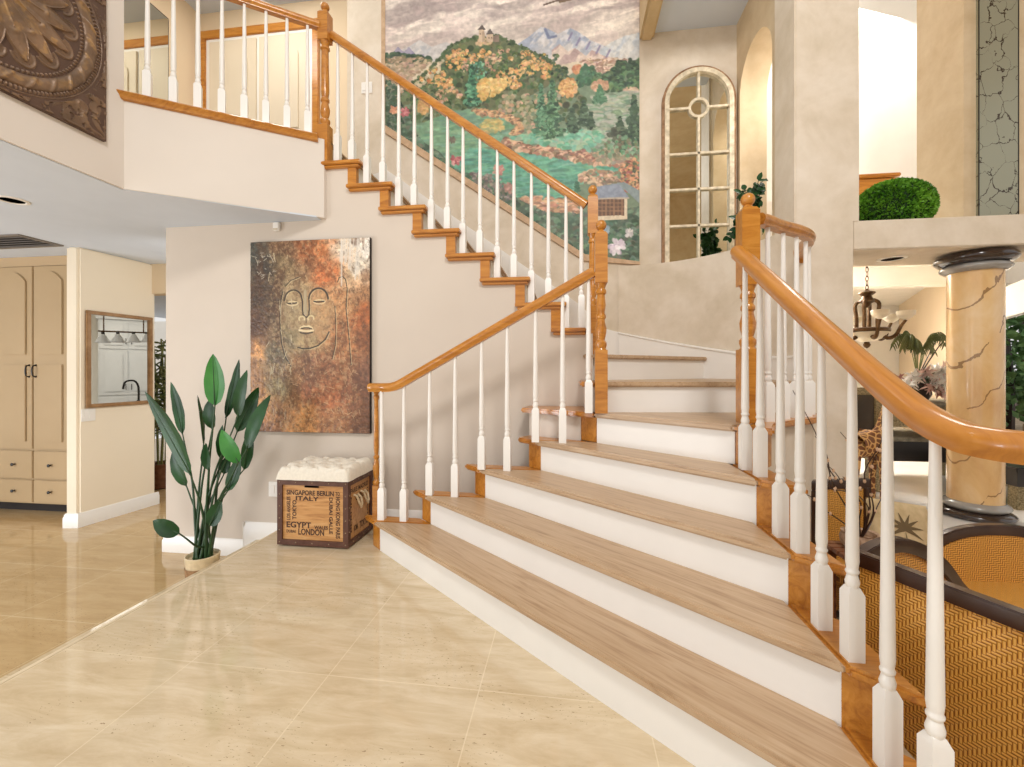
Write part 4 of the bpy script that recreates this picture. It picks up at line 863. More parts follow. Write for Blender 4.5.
def make_trunk():
    x0, x1, y0, y1, z0, z1 = -1.985, -1.468, 2.712, 3.08, .012, .458
    t_ = thing('storage_trunk', 'wooden trunk stencilled with city names under a tufted cream seat', 'trunk', ((x0+x1)/2, (y0+y1)/2, 0))
    MB().box(x0+.012, x1-.012, y0+.012, y1-.012, z0+.01, z1-.01).build('body', M['crate'], t_)
    w = .036; b = MB()
    for ya, yb in ((y0, y0+.014), (y1-.014, y1)):
        b.box(x0, x1, ya, yb, z0, z0+w).box(x0, x1, ya, yb, z1-w, z1).box(x0, x0+w, ya, yb, z0+w, z1-w).box(x1-w, x1, ya, yb, z0+w, z1-w)
    for xa, xb in ((x0, x0+.014), (x1-.014, x1)):
        c_ = y0+.0141; d_ = y1-.0141
        b.box(xa, xb, c_, d_, z0, z0+w).box(xa, xb, c_, d_, z1-w, z1).box(xa, xb, c_, y0+w, z0+w, z1-w).box(xa, xb, y1-w, d_, z0+w, z1-w)
    b.build('strap_frame', M['strap'], t_)
    b = MB()
    for i in range(5):
        x = x0+.018+(x1-x0-.036)*i/4
        for z in (z0+.018, z1-.018): b.ball((x, y0, z), .0045, 8, 5)
    for i in range(1, 5):
        z = z0+.018+(z1-z0-.036)*i/5
        for x in (x0+.018, x1-.018): b.ball((x, y0, z), .0045, 8, 5)
        b.ball((x1, y0+.018, z), .0045, 8, 5)
    for i in range(1, 5): b.ball((x1, y0+(y1-y0)*i/5, z1-.018), .0045, 8, 5).ball((x1, y0+(y1-y0)*i/5, z0+.018), .0045, 8, 5)
    b.build('nail_heads', M['nail'], t_)
    W_, H_ = x1-x0, z1-z0
    pf = lambda u, v: (x0+W_*u/455, y0+.0108, z1-H_*v/440)      # crop units inside the front face
    L = MB()
    def T(s, u0, u1, va, vb, rot=0): text_mesh(L, s, (u0-110, u1-110, vb-255, va-255, rot), pf)
    T('SINGAPORE BERLIN', 165, 470, 326, 360); T('TO', 480, 508, 330, 356); T('ITALY', 225, 375, 366, 396)
    T('LOS ANGELES', 166, 190, 372, 530, 1); T('TOKYO', 203, 230, 395, 526, 1)
    T('EGYPT', 165, 325, 540, 581); T('WALES', 345, 432, 560, 584); T('DUBAI', 165, 224, 596, 616); T('LONDON', 242, 408, 584, 627)
    T('HONG KONG PARIS', 482, 510, 362, 640, -1); T('DUBAI GALLE', 440, 463, 368, 612, -1)
    b = L
    b.build('city_lettering', M['ink'], t_, smooth=0)
    # hand hole in the front, a dark plate painted as its shade
    MB().wallprism([(x0+W_*.38+W_*.2*(i/12), z1-.040-.024*math.sin(PI*i/12)*0) for i in (0, 12)]+[(x0+W_*.58, z1-.052)]+[(x0+W_*(.48+.1*math.cos(PI*i/8)), z1-.052+.022*math.sin(PI*i/8)) for i in range(9)], 'y', y0+.009, y0+.0115).build('hand_hole_shade', M['vdark'], t_, smooth=0)
    # end panel: lettering and the rope handles
    pe = lambda u, v: (x1-.0112, y0+.045+(y1-y0-.09)*u, z0+.045+(H_-.09)*v)
    for s, f in (('PARIS MADRID', (.04, .96, .84, .94, 0)), ('BERLIN', (.03, .1, .1, .78, 1)), ('ROMA', (.2, .42, .08, .2, 0)), ('TOKYO', (.5, .95, .06, .2, 0)), ('LONDON', (.9, .97, .25, .8, -1)), ('CAIRO', (.3, .7, .66, .78, 0))):
        S = MB(); text_mesh(S, s, f, pe); S.build('end_lettering', M['ink'], t_, smooth=0)
    for yy in (y0+.13, y0+.23):
        MB().tube([(x1-.012, yy-.028, .34), (x1+.012, yy-.03, .335), (x1+.024, yy-.022, .29), (x1+.03, yy, .25), (x1+.024, yy+.022, .27), (x1+.012, yy+.03, .31), (x1-.012, yy+.028, .335)], .008, 8).build('rope_handle', M['rope'], t_)
    # tufted cushion
    N1, N2 = 85, 61
    xs = np.linspace(x0-.006, x1+.006, N1); ys = np.linspace(y0-.006, y1+.006, N2); Xg, Yg = np.meshgrid(xs, ys)
    ex = np.minimum(Xg-xs[0], xs[-1]-Xg); ey = np.minimum(Yg-ys[0], ys[-1]-Yg)
    edge = np.sqrt(np.clip(1-(1-np.clip(ex/.04, 0, 1))**2, 0, 1))*np.sqrt(np.clip(1-(1-np.clip(ey/.04, 0, 1))**2, 0, 1))
    Zg = z1+.045*edge+.052*edge**.8
    btn = []
    for j in range(4):
        for i in range(5 if j % 2 == 0 else 4):
            bx_, by_ = xs[0]+.055+(W_-.1)*(i+(0 if j % 2 == 0 else .5))/4, ys[0]+.055+(y1-y0-.1)*j/3
            btn.append((bx_, by_)); dd_ = np.hypot(Xg-bx_, Yg-by_); Zg -= .030*np.exp(-(dd_/.020)**2)+.010*np.exp(-(dd_/.045)**2)
    a1 = np.abs(np.sin(PI*((Xg-xs[0]-.055)/(W_-.1)*4+(Yg-ys[0]-.055)/(y1-y0-.1)*3)/2)); a2 = np.abs(np.sin(PI*((Xg-xs[0]-.055)/(W_-.1)*4-(Yg-ys[0]-.055)/(y1-y0-.1)*3)/2))
    Zg -= .012*np.exp(-(a1/.16)**2)*edge+.012*np.exp(-(a2/.16)**2)*edge
    P = np.stack([Xg, Yg, Zg], -1)
    cu = grid_mesh('tufted_cushion', P, None, None, M['linen'], t_, ORG[t_.name])
    MB().box(x0+.004, x1-.004, y0+.004, y1-.004, z1-.012, z1+.006).build('cushion_base', M['linen'], t_)
    b = MB()
    for p in btn:
        i = int(np.argmin(abs(xs-p[0]))); j = int(np.argmin(abs(ys-p[1]))); b.ball((p[0], p[1], Zg[j, i]+.001), .009, 8, 5)
    b.build('buttons', M['linen'], cu)
make_trunk()
# ------------------------------------------------------------------ tall plant with paddle leaves
def leaf_blade(b, base, tip, width, nrm, fold=.18, curl=.06, n=12):
    base, tip = Vector(base), Vector(tip); ax = tip-base; L = ax.length; ax.normalize(); nrm = Vector(nrm); nrm = (nrm-ax*nrm.dot(ax)).normalized(); side = ax.cross(nrm)
    vs = []; fs = []
    for i in range(n+1):
        t = i/n; w = width/2*(math.sin(PI*min(1, t*.98+.02)**.82)**.72 if 0 < t < 1 else .02)
        c = base+ax*L*t+nrm*(curl*L*math.sin(PI*t)); 
        for s in (-1, -.5, 0, .5, 1): vs.append(c+side*w*s+nrm*(fold*w*abs(s)+.0015*math.sin(t*22+s*3)*abs(s)))
    for i in range(n):
        for j in range(4): fs.append((i*5+j, i*5+j+1, i*5+6+j, i*5+5+j))
    k = len(vs); vs2 = [v-nrm*.0012 for v in vs]
    b.add(vs, fs); b.add(vs2, [f[::-1] for f in fs])
def plant():
    cx, cy = -2.58, 2.74
    t_ = thing('potted_plant', 'tall potted plant with dark paddle leaves on the hall floor beside the platform step', 'plant', (cx, cy, LOW))
    pot = MB().lathe([(.07, LOW), (.085, LOW+.02), (.098, LOW+.10), (.104, LOW+.165), (.106, LOW+.185), (.100, LOW+.19), (.094, LOW+.18), (.09, LOW+.165), (.001, LOW+.165)], cx, cy, 0, 28).build('pot', plain('cream_stoneware', (222, 202, 164), .5, var=10, scale=30), t_)
    MB().lathe([(.1, LOW+.03), (.1005, LOW+.05), (.1045, LOW+.115), (.103, LOW+.115), (.0985, LOW+.05)], cx, cy, 0, 28, cap=False).build('woven_band', plain('brown_weave', (150, 112, 72), .8, var=24, scale=60), pot)
    MB().lathe([(.001, LOW+.162), (.089, LOW+.162), (.001, LOW+.17)], cx, cy, 0, 20).build('soil', M['soil'], pot)
    L = [((191, 475), (145, 391.7), .115, 0, -.10), ((186.5, 486), (172, 452), .075, 0, .03), ((182.6, 434), (170.7, 382), .072, 0, .10), ((179.5, 533.5), (152.9, 520.6), .085, 0, -.25), ((204, 443), (197.3, 395), .04, 0, .03), ((208.5, 470), (205.8, 443), .06, 0, -.05), ((215, 405.7), (213, 354), .115, 1, -.06), ((212.4, 429), (210.5, 398), .09, 0, .02), ((226, 418), (239, 359.4), .068, 0, .10), ((238, 417), (247, 370), .072, 0, 0), ((237, 432), (258.5, 387), .085, 0, .08), ((247, 449), (270.5, 394.8), .085, 0, -.04), ((244, 470), (250.5, 428), .075, 0, .12), ((239, 463), (221.5, 430), .085, 1, -.16), ((228, 491), (240, 455), .08, 0, -.10), ((222, 460), (222.5, 425), .055, 0, .06), ((209.5, 526), (221, 501), .085, 0, -.15), ((224, 474), (229, 455), .06, 0, .1)]
    ctr = Vector((cx, cy, LOW+.165))
    for i, (b_, t2, wd, br, dy) in enumerate(L):
        y = cy+dy; B = onY(b_[0], b_[1], y); T = onY(t2[0], t2[1], y+.03*((i % 3)-1))
        nr = Vector((.14*((i*37 % 7)/3-1), -1, .16*((i*53 % 5)/2-1)))
        if wd < .05: nr = Vector((-1, -.35, 0))
        mb = MB(); leaf_blade(mb, B, T, wd*1.3, nr, curl=.05 if i % 2 else -.04)
        lf = mb.build('leaf', M['leafb'] if br else M['leaf'], t_, smooth=80)
        mr = MB(); ax = (T-B); mr.tube([B+ax*q+Vector(nr).normalized()*.003 for q in (0, .3, .6, .95)], lambda s: .004*(1-s)+.0008, 6); mr.build('midrib', M['stem'], lf)
        root = ctr+Vector((.055*math.cos(i*2.4), .05*math.sin(i*2.4), 0))
        mid = root.lerp(B, .55)+Vector((0, 0, .05 if i != 3 else -.02)); mid.x = root.x+(B.x-root.x)*.42; mid.y = root.y+(B.y-root.y)*.5
        path = [root, root.lerp(mid, .5)+Vector((0, 0, .02)), mid, mid.lerp(B, .55), B+ax*.02]
        sb = MB().tube(smooth_path([tuple(p) for p in path], 4), lambda s: .010-.006*s, 7); sb.build('stem', M['stem'], t_)
plant()
# ------------------------------------------------------------------ leafy clumps
def leaf_cloud(b, pts_nrm, size, spread=.7, g=None, wide=.55):
    g = g or rng
    for p, nr in pts_nrm:
        d = Vector(nr)+Vector(g.normal(0, spread, 3)); d.normalize(); s = Vector(g.normal(0, 1, 3)).cross(d).normalized(); L = size*g.uniform(.6, 1.3); p = Vector(p); w = s*L*wide/2; u = d.cross(s)*L*.08
        b.add([p, p+d*L*.5+w+u, p+d*L, p+d*L*.5-w+u], [(0, 1, 2, 3)])
def topiary():
    c = Vector((2.30, 3.41, 2.362)); rx, ry, rz_ = .258, .22, .20; g = np.random.default_rng(5)
    core = MB().ball((c.x, c.y, c.z), .2, 24, 14); core.v = [(c.x+(x-c.x)*rx/.2*.90, c.y+(y-c.y)*ry/.2*.90, max(2.212, c.z+(z-c.z)*rz_/.2*.92-.01)) for x, y, z in core.v]
    t_ = thing('boxwood_topiary', 'round clipped green boxwood topiary on the plaster ledge', 'topiary', (c.x, c.y, 2.21))
    co = core.build('core', plain('dark_twigs', (24, 52, 14), .9, var=10, scale=60), t_)
    pts = []
    for i in range(8200):
        n = Vector(g.normal(0, 1, 3)).normalized(); p = Vector((c.x+n.x*rx*.9, c.y+n.y*ry*.9, c.z+n.z*rz_*.92))
        if p.z < 2.214: continue
        pts.append((p, (n.x/rx, n.y/ry, n.z/rz_))) if 0 else pts.append((p, n))
    b = MB(); leaf_cloud(b, pts, .021, .5, g, .8)
    b.v = [(x, y, max(z, 2.212)) for x, y, z in b.v]
    b.build('foliage', M['box'], t_, smooth=0)
topiary()
def sill_plant():
    g = np.random.default_rng(8); c = Vector((1.465, 3.735, 2.212))
    t_ = thing('trailing_houseplant', 'small leafy green houseplant in a pot on the curved ledge behind the ball-topped post', 'plant', tuple(c))
    MB().lathe([(.04, 2.213), (.055, 2.30), (.06, 2.31), (.052, 2.31), (.05, 2.29), (.001, 2.29)], c.x, c.y, 0, 20).build('pot', M['bronze'], t_)
    for i in range(26):
        an = g.uniform(0, 6.28); R_ = g.uniform(.02, .07) if math.cos(an) > 0 and math.sin(an) > -.7 else g.uniform(.05, .17); zz = g.uniform(.0, .44)
        tip = Vector((c.x+math.cos(an)*R_*1.0, c.y+math.sin(an)*R_*.9, 2.31+zz-.10*(i % 4 == 0)))
        pth = smooth_path([(c.x, c.y, 2.29), (c.x+math.cos(an)*R_*.4, c.y+math.sin(an)*R_*.4, 2.36+zz*.5), tuple(tip)], 4)
        s_ = MB().tube(pth, .003, 5).build('stem', M['stem'], t_)
        b = MB()
        for k in range(2, len(pth)):
            for q in range(2):
                d = Vector(g.normal(0, 1, 3)); d.z -= .3; d.normalize(); leaf_blade(b, pth[k], pth[k]+d*g.uniform(.05, .085), .042, (g.normal(0, .5), -1, .5), n=5)
        b.build('leaves', M['leaf'], s_, smooth=80)
sill_plant()
# ------------------------------------------------------------------ mirrors
def arch_mirror():
    x0, x1, yf, zb, zs = .872, 1.53, YM-.002, 2.213, 3.72
    # the frame: outline with an arched head, rectangles cut by depth
    t_ = thing('arched_mirror', 'tall arched window mirror with distressed cream bars on the ledge', 'mirror', ((x0+x1)/2, YM, zb))
    cx, r = (x0+x1)/2, (x1-x0)/2
    def outline(inset, z0):
        return [(x0+inset, z0)]+[(cx-(r-inset)*math.cos(PI*i/28), zs+(r-inset)*math.sin(PI*i/28)) for i in range(29)]+[(x1-inset, z0)]
    def ring(i0, i1, ya, yb):
        A_, B_ = outline(i0, zb), outline(i1, zb); n = len(A_); b = MB(); vs = []
        for y in (ya, yb): vs += [(p[0], y, p[1]) for p in A_]+[(p[0], y, p[1]) for p in B_]
        fs = []
        for i in range(n-1):
            fs += [(i, i+1, n+i+1, n+i), (2*n+i, 3*n+i, 3*n+i+1, 2*n+i+1), (i, 2*n+i, 2*n+i+1, i+1), (n+i, n+i+1, 3*n+i+1, 3*n+i)]
        return b.add(vs, fs)
    f = ring(0, .028, yf-.045, yf).build('outer_frame', plain('worn_brown_wood', (150, 112, 76), .6, var=30, scale=18), t_, smooth=30)
    ring(.022, .062, yf-.058, yf-.01).build('inner_frame', M['cream'], f, smooth=30)
    pts = outline(.05, zb); MB().wallprism(pts, 'y', yf-.022, yf-.018).build('mirror_glass', M['mirror'], t_, smooth=0)
    ya, yb = yf-.046, yf-.023
    for z in (2.56, 2.90, 3.235): MB().box(x0+.055, x1-.055, ya, yb, z-.010, z+.010).build('glazing_bar', M['cream'], t_)
    b = MB(); cz = 3.66
    for i in range(32): pass
    path = [(cx+.082*math.cos(2*PI*i/32), (ya+yb)/2, cz+.082*math.sin(2*PI*i/32)) for i in range(32)]
    b.sweep(path, [(-.0115, -.011), (.0115, -.011), (.0115, .011), (-.0115, .011)], closed=True, up=(0, 1, 0)); b.build('ring_bar', M['cream'], t_)
    MB().box(cx-.010, cx+.010, ya, yb, zb, cz-.08).build('glazing_bar', M['cream'], t_); MB().box(cx-.010, cx+.010, ya, yb, cz+.08, zs+r-.055).build('glazing_bar', M['cream'], t_)
    MB().box(x0+.055, cx-.08, ya, yb, cz-.010, cz+.010).build('glazing_bar', M['cream'], t_); MB().box(cx+.08, x1-.055, ya, yb, cz-.010, cz+.010).build('glazing_bar', M['cream'], t_)
arch_mirror()
M['goldwood'] = plain('gilded_wood', (150, 112, 70), .4, var=16, scale=14)
def framed_mirror(name, lab, o, u, n, w, z0, z1, fw, fm, dp=.03):       # o: lower near corner, u: along the wall, n: out of the wall
    o, u, n = Vector(o), Vector(u).normalized(), Vector(n).normalized()
    t_ = thing(name, lab, 'mirror', tuple(o))
    q = lambda a, d, z: tuple(o+u*a+n*d+Vector((0, 0, z-o.z)))
    b = MB(); pr = [(0, 0), (fw, 0), (fw, .012), (fw*.7, .026), (fw*.25, .03), (0, .022)]
    for a0, a1, za, zb in ((0, w, z1-fw, z1), (0, w, z0, z0+fw), (0, fw, z0+fw, z1-fw), (w-fw, w, z0+fw, z1-fw)):
        vs = [q(a, d, z) for d in (.002, dp) for a, z in ((a0, za), (a1, za), (a1, zb), (a0, zb))]
        b.add(vs, [(3, 2, 1, 0), (4, 5, 6, 7), (0, 1, 5, 4), (1, 2, 6, 5), (2, 3, 7, 6), (3, 0, 4, 7)])
    b.build('frame', fm, t_, bevel=.004)
    vs = [q(a, d, z) for d in (.004, .009) for a, z in ((fw*.5, z0+fw*.5), (w-fw*.5, z0+fw*.5), (w-fw*.5, z1-fw*.5), (fw*.5, z1-fw*.5))]
    MB().add(vs, [(3, 2, 1, 0), (4, 5, 6, 7), (0, 1, 5, 4), (1, 2, 6, 5), (2, 3, 7, 6), (3, 0, 4, 7)]).build('mirror_glass', M['mirror'], t_, smooth=0)
hu = Vector((.05, .73, 0)).normalized(); hn = Vector((.73, -.05, 0)).normalized()
def onHall(px, py):
    d = Vector(ray(px, py)); A_ = Vector((-4.629, 3.516, 0)); t = (A_.dot(hn))/(d.dot(hn)); return Vector((d.x*t, d.y*t, EYE+d.z*t))
m0, m1 = onHall(85, 408), onHall(151, 318)
framed_mirror('hall_mirror', 'square mirror in a slim gilded frame on the hall wall reflecting the kitchen', Vector((m0.x, m0.y, m0.z)), hu, hn, (Vector((m1.x, m1.y))-Vector((m0.x, m0.y))).length, m0.z, 1.2+(onHall(85, 310).z-1.2), .035, M['goldwood'])
framed_mirror('landing_mirror', 'tall thin-framed mirror on the upper landing wall', (-4.38, 3.2, 3.4), (0, 1, 0), (1, 0, 0), 1.0, 3.4, 5.08, .010, M['black'], .012)
# ------------------------------------------------------------------ small fittings
def plate(name, lab, cat, loc, axis, w, h, rockers=1):      # axis: unit vectors along the wall and out of it
    u, n = Vector(axis[0]), Vector(axis[1]); l = Vector(loc)
    t_ = thing(name, lab, cat, tuple(l)); Rm = Matrix((u, n, Vector((0, 0, 1)))).transposed()
    MB().obox(l+n*.004, (w, .008, h), M3=Rm).build('cover_plate', M['white'], t_, bevel=.002)
    for i in range(rockers):
        MB().obox(l+u*((i-(rockers-1)/2)*.046)+n*.008, (.033, .008, .066), M3=Rm).build('rocker', M['white'], t_, bevel=.002)
p = onY(367, 88, YM); plate('light_switch', 'double light switch on the upper wall left of the mural', 'light switch', (p.x, YM, p.z), ((1, 0, 0), (0, -1, 0)), .118, .118, 2)
p = onHall(88, 415); plate('light_switch', 'light switch on the hall wall below the square mirror', 'light switch', tuple(p), (tuple(hu), tuple(hn)), .118, .118, 2)
p = onY(273.5, 489, YB); plate('wall_outlet', 'white wall outlet half hidden behind the trunk', 'outlet', (p.x, YB, p.z), ((1, 0, 0), (0, -1, 0)), .075, .118, 1)
p = onY(278, 227, YB)
s_ = thing('door_chime', 'tiny white box high on the stair wall above the face painting', 'door chime', (p.x, YB, p.z))
MB().box(p.x-.027, p.x+.027, YB-.03, YB, p.z-.035, p.z+.03).build('housing', M['white'], s_, bevel=.006); MB().box(p.x-.018, p.x+.018, YB-.033, YB-.029, p.z-.03, p.z-.02).build('speaker_slot', M['cream'], s_)
def downlight(lab, x, y, z, r=.075):
    t_ = thing('recessed_light', lab, 'recessed light', (x, y, z))
    MB().lathe([(r*1.25, z), (r*1.25, z-.004), (r, z-.008), (r*.93, z-.004), (r*.86, z-.001)], x, y, 0, 28, cap=False).build('trim_ring', M['white'], t_)
    MB().lathe([(r*.9, z-.0025), (.001, z-.0025)], x, y, 0, 24).build('baffle', M['vdark'], t_)
p = onZ(12, 200, 2.385); downlight('round recessed light in the hall ceiling', p.x, p.y, 2.385, .07)
p = onZ(892, 258.5, 2.015); downlight('round recessed light under the plaster ledge', p.x, p.y, 2.015, .07)
p = onZ(14, 241, 2.385)
t_ = thing('air_vent', 'long ceiling air vent with dark slats above the cupboards', 'vent', (p.x, p.y, 2.385))
vx0, vx1, vy0, vy1 = p.x-.9, p.x+.30, p.y-.17, p.y+.17
MB().box(vx0, vx1, vy0, vy0+.03, 2.372, 2.386).box(vx0, vx1, vy1-.03, vy1, 2.372, 2.386).box(vx0, vx0+.03, vy0+.03, vy1-.03, 2.372, 2.386).box(vx1-.03, vx1, vy0+.03, vy1-.03, 2.372, 2.386).build('frame', M['dgrey'], t_)
MB().box(vx0+.02, vx1-.02, vy0+.02, vy1-.02, 2.381, 2.3855).build('duct', M['vdark'], t_)
for i in range(5): MB().obox((p.x-.3, vy0+.06+i*.055, 2.378), (1.16, .022, .004), M3=Matrix.Rotation(.5, 3, 'X')).build('slat', M['dgrey'], t_)
# ------------------------------------------------------------------ built-in cupboards
def cupboard():
    yf = 3.80; X0, DW = -6.46, .45
    t_ = thing('built_in_cupboard', 'tall beige built-in cupboard with arched doors and small drawers', 'cupboard', (-5.6, 4.05, LOW))
    xe = -4.785
    MB().box(X0-.03, xe, yf+.02, 4.34, LOW+.10, 2.385).build('body', M['cab'], t_)
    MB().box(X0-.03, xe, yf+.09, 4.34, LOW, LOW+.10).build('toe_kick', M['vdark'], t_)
    MB().sweep([(X0-.03, yf+.02, 2.30), (xe, yf+.02, 2.30)], [(0, 0), (.012, 0), (.02, .02), (.05, .065), (.055, .084), (0, .084)]).build('crown', M['cab'], t_)
    for i in range(3):
        a, b_ = X0+DW*i+.006, X0+DW*(i+1)-.006
        d = MB().box(a, b_, yf, yf+.02, .385, 2.295)
        for (z0, z1, ar) in ((.46, 1.27, 0), (1.37, 2.24, 1)):
            pts = [(a+.07, z0), (b_-.07, z0), (b_-.07, z1-.10*ar)]
            if ar: pts += [(b_-.07-(b_-a-.14)*j/14, z1-.10+.095*math.sin(PI*j/14)**.9) for j in range(1, 14)]
            pts.append((a+.07, z1-.10*ar)); d.wallprism(pts, 'y', yf-.012, yf+.001)
        dr = d.build('door', M['cab'], t_, bevel=.006)
        hx = b_-.035 if i % 2 else a+.035; sg = 1
        MB().tube(smooth_path([(hx, yf, 1.26), (hx, yf-.028, 1.25), (hx, yf-.036, 1.20), (hx, yf-.028, 1.15), (hx, yf, 1.14)], 4), .0065, 8).ball((hx, yf-.003, 1.26), .011, 8, 5).ball((hx, yf-.003, 1.14), .011, 8, 5).build('handle', M['black'], dr)
        for z0, z1 in ((.075, .365), (-.175, .06)):
            w = MB().box(a, b_, yf, yf+.02, z0, z1).build('drawer', M['cab'], t_, bevel=.007)
            MB().lathe([(.006, 0), (.006, .012), (.016, .02), (.016, .028), (.006, .034)], (a+b_)/2, yf, (z0+z1)/2, 12, rot=Matrix.Rotation(PI/2, 3, 'X')).build('knob', M['black'], w)
cupboard()
# ------------------------------------------------------------------ rattan armchairs
def rattan_chair(lab, loc, rot, w=.62, d=.62, back=.825, arm=.84, drop=.2, seat=.40, arch=0, arms=(-1, 1)):
    t_ = thing('rattan_armchair', lab, 'armchair', loc, 'rattan armchairs beside the staircase', rot); ORG[t_.name] = Vector()
    h = w/2; P4 = [(-.02, -.025), (.02, -.025), (.022, 0), (.02, .025), (-.02, .025), (-.022, 0)]
    bl = lambda mb, n, m, p=t_, **k: mb.build(n, m, p, local=True, **k)
    # back: top rail, two posts, woven panel
    bl(MB().sweep([(0, (h+.02)*q/8, back+.006-arch*abs(q/8)**2.4) for q in range(-8, 9)], P4), 'top_rail', M['dark'], bevel=.004)
    bl(MB().wallprism([(-h+.02, .12), (h-.02, .12)]+[((h-.02)*q/8, back-.016-arch*abs(q/8)**2.4) for q in range(8, -9, -1)], 'x', -.012, .012), 'back_panel', M['woven'])
    for s in (-1, 1):
        bl(MB().sweep([(0, s*h, 0), (0, s*h, .4), (0, s*h, back-.02-arch)], P4, up=(1, 0, 0)), 'back_post', M['dark'], bevel=.003)
        if s not in arms:
            bl(MB().sweep([(d-.03, s*h, 0), (d-.03, s*h, .2), (d-.03, s*h, seat-.04)], P4, up=(1, 0, 0)), 'front_leg', M['dark'], bevel=.003); continue
        pa = smooth_path([(.0, s*h, back-.012-arch), (.10, s*h, arm+.004), (.22, s*h, arm+.008), (.34, s*h, arm-.03), (.46, s*h, arm-.10), (.56, s*h, arm-drop), (d-.01, s*h, arm-drop-.10), (d, s*h, .30), (d, s*h, 0)], 4)
        am = bl(MB().sweep(pa, P4), 'arm', M['dark'], bevel=.003)
        pl = [(p.x, p.z-.02) for p in pa if p.z > .3]; pl = [(x, z) for x, z in pl]+[(d-.01, .14), (.0, .14)]
        bl(MB().wallprism(pl, 'y', s*h-.008, s*h+.008), 'arm_panel', M['woven'], am)
    bl(MB().box(.0, d, -h+.01, h-.01, seat-.05, seat), 'seat', M['wovenseat'], bevel=.012)
    bl(MB().box(d-.02, d+.012, -h, h, seat-.085, seat-.04), 'seat_rail', M['dark'], bevel=.004)
    bl(MB().box(-.012, .02, -h, h, .09, .13), 'back_stretcher', M['dark'], bevel=.004)
    return t_
rattan_chair('large rattan armchair with its woven back turned to the staircase', (1.14, 1.406, LOW), math.radians(25.6), w=.60, d=.66)
rattan_chair('second rattan armchair with an arched back standing in front of the marbled column', (2.10, 2.43, LOW), math.radians(-86), w=.76, d=.50, back=.70, seat=.45, arch=.15, arms=())
rattan_chair('rattan armchair holding the palm cushion in the corner by the curved wall', (1.52, 2.68, LOW), math.radians(-74), w=.36, d=.36, back=.84, seat=.42, arms=())
def cushion():
    t_ = thing('palm_cushion', 'beige square cushion printed with a brown palm tree', 'cushion', (1.70, 2.40, .2), None, 0)
    N = 25; u = np.linspace(-1, 1, N); U, V = np.meshgrid(u, u); prof = np.clip((1-U**4)*(1-V**4), 0, 1)**.5
    W = .185; ctr = Vector((1.665, 2.42, .375)); ux = Vector((.96, .20, -.16)).normalized(); nn = Vector((-.15, -.93, .33)).normalized(); uz = nn.cross(ux)*-1
    if uz.z < 0: uz = -uz
    k = .92+.08*prof
    for s, nm in ((1, 'front_cover'), (-1, 'back_cover')):
        P = np.array(ctr)+(U*W*k)[..., None]*np.array(ux)+(V*W*k)[..., None]*np.array(uz)+(s*.05*prof)[..., None]*np.array(nn)
        grid_mesh(nm, P, None, None, M['linenb'], t_, ORG[t_.name])
    b = MB(); q = lambda a, c: tuple(ctr+ux*a*W+uz*c*W+nn*(.0525*max(0, (1-a**4)*(1-c**4))**.5))
    def stroke(p0, p1, w0, n=6):
        dx, dy = p1[0]-p0[0], p1[1]-p0[1]; L = math.hypot(dx, dy); px, py = -dy/L, dx/L; vs = []
        for i in range(n+1):
            t = i/n; w = w0*(1-t)+.006; sag = -.12*t*t*L; a, c = p0[0]+dx*t, p0[1]+dy*t+sag; vs += [q(a+px*w, c+py*w), q(a-px*w, c-py*w)]
        b.add(vs, [(2*i, 2*i+1, 2*i+3, 2*i+2) for i in range(n)])
    stroke((.05, -.75), (.0, .15), .05)
    for an in (10, 40, 70, 105, 140, 170, 205, -25): stroke((0, .15), (.55*math.cos(math.radians(an)), .15+.5*math.sin(math.radians(an))), .07)
    b.build('palm_print', plain('palm_brown_print', (104, 84, 52), .8, var=12), t_, smooth=0)
M['linenb'] = plain('beige_canvas_cloth', (196, 172, 130), .9, var=10, scale=30, bump=.2)
cushion()
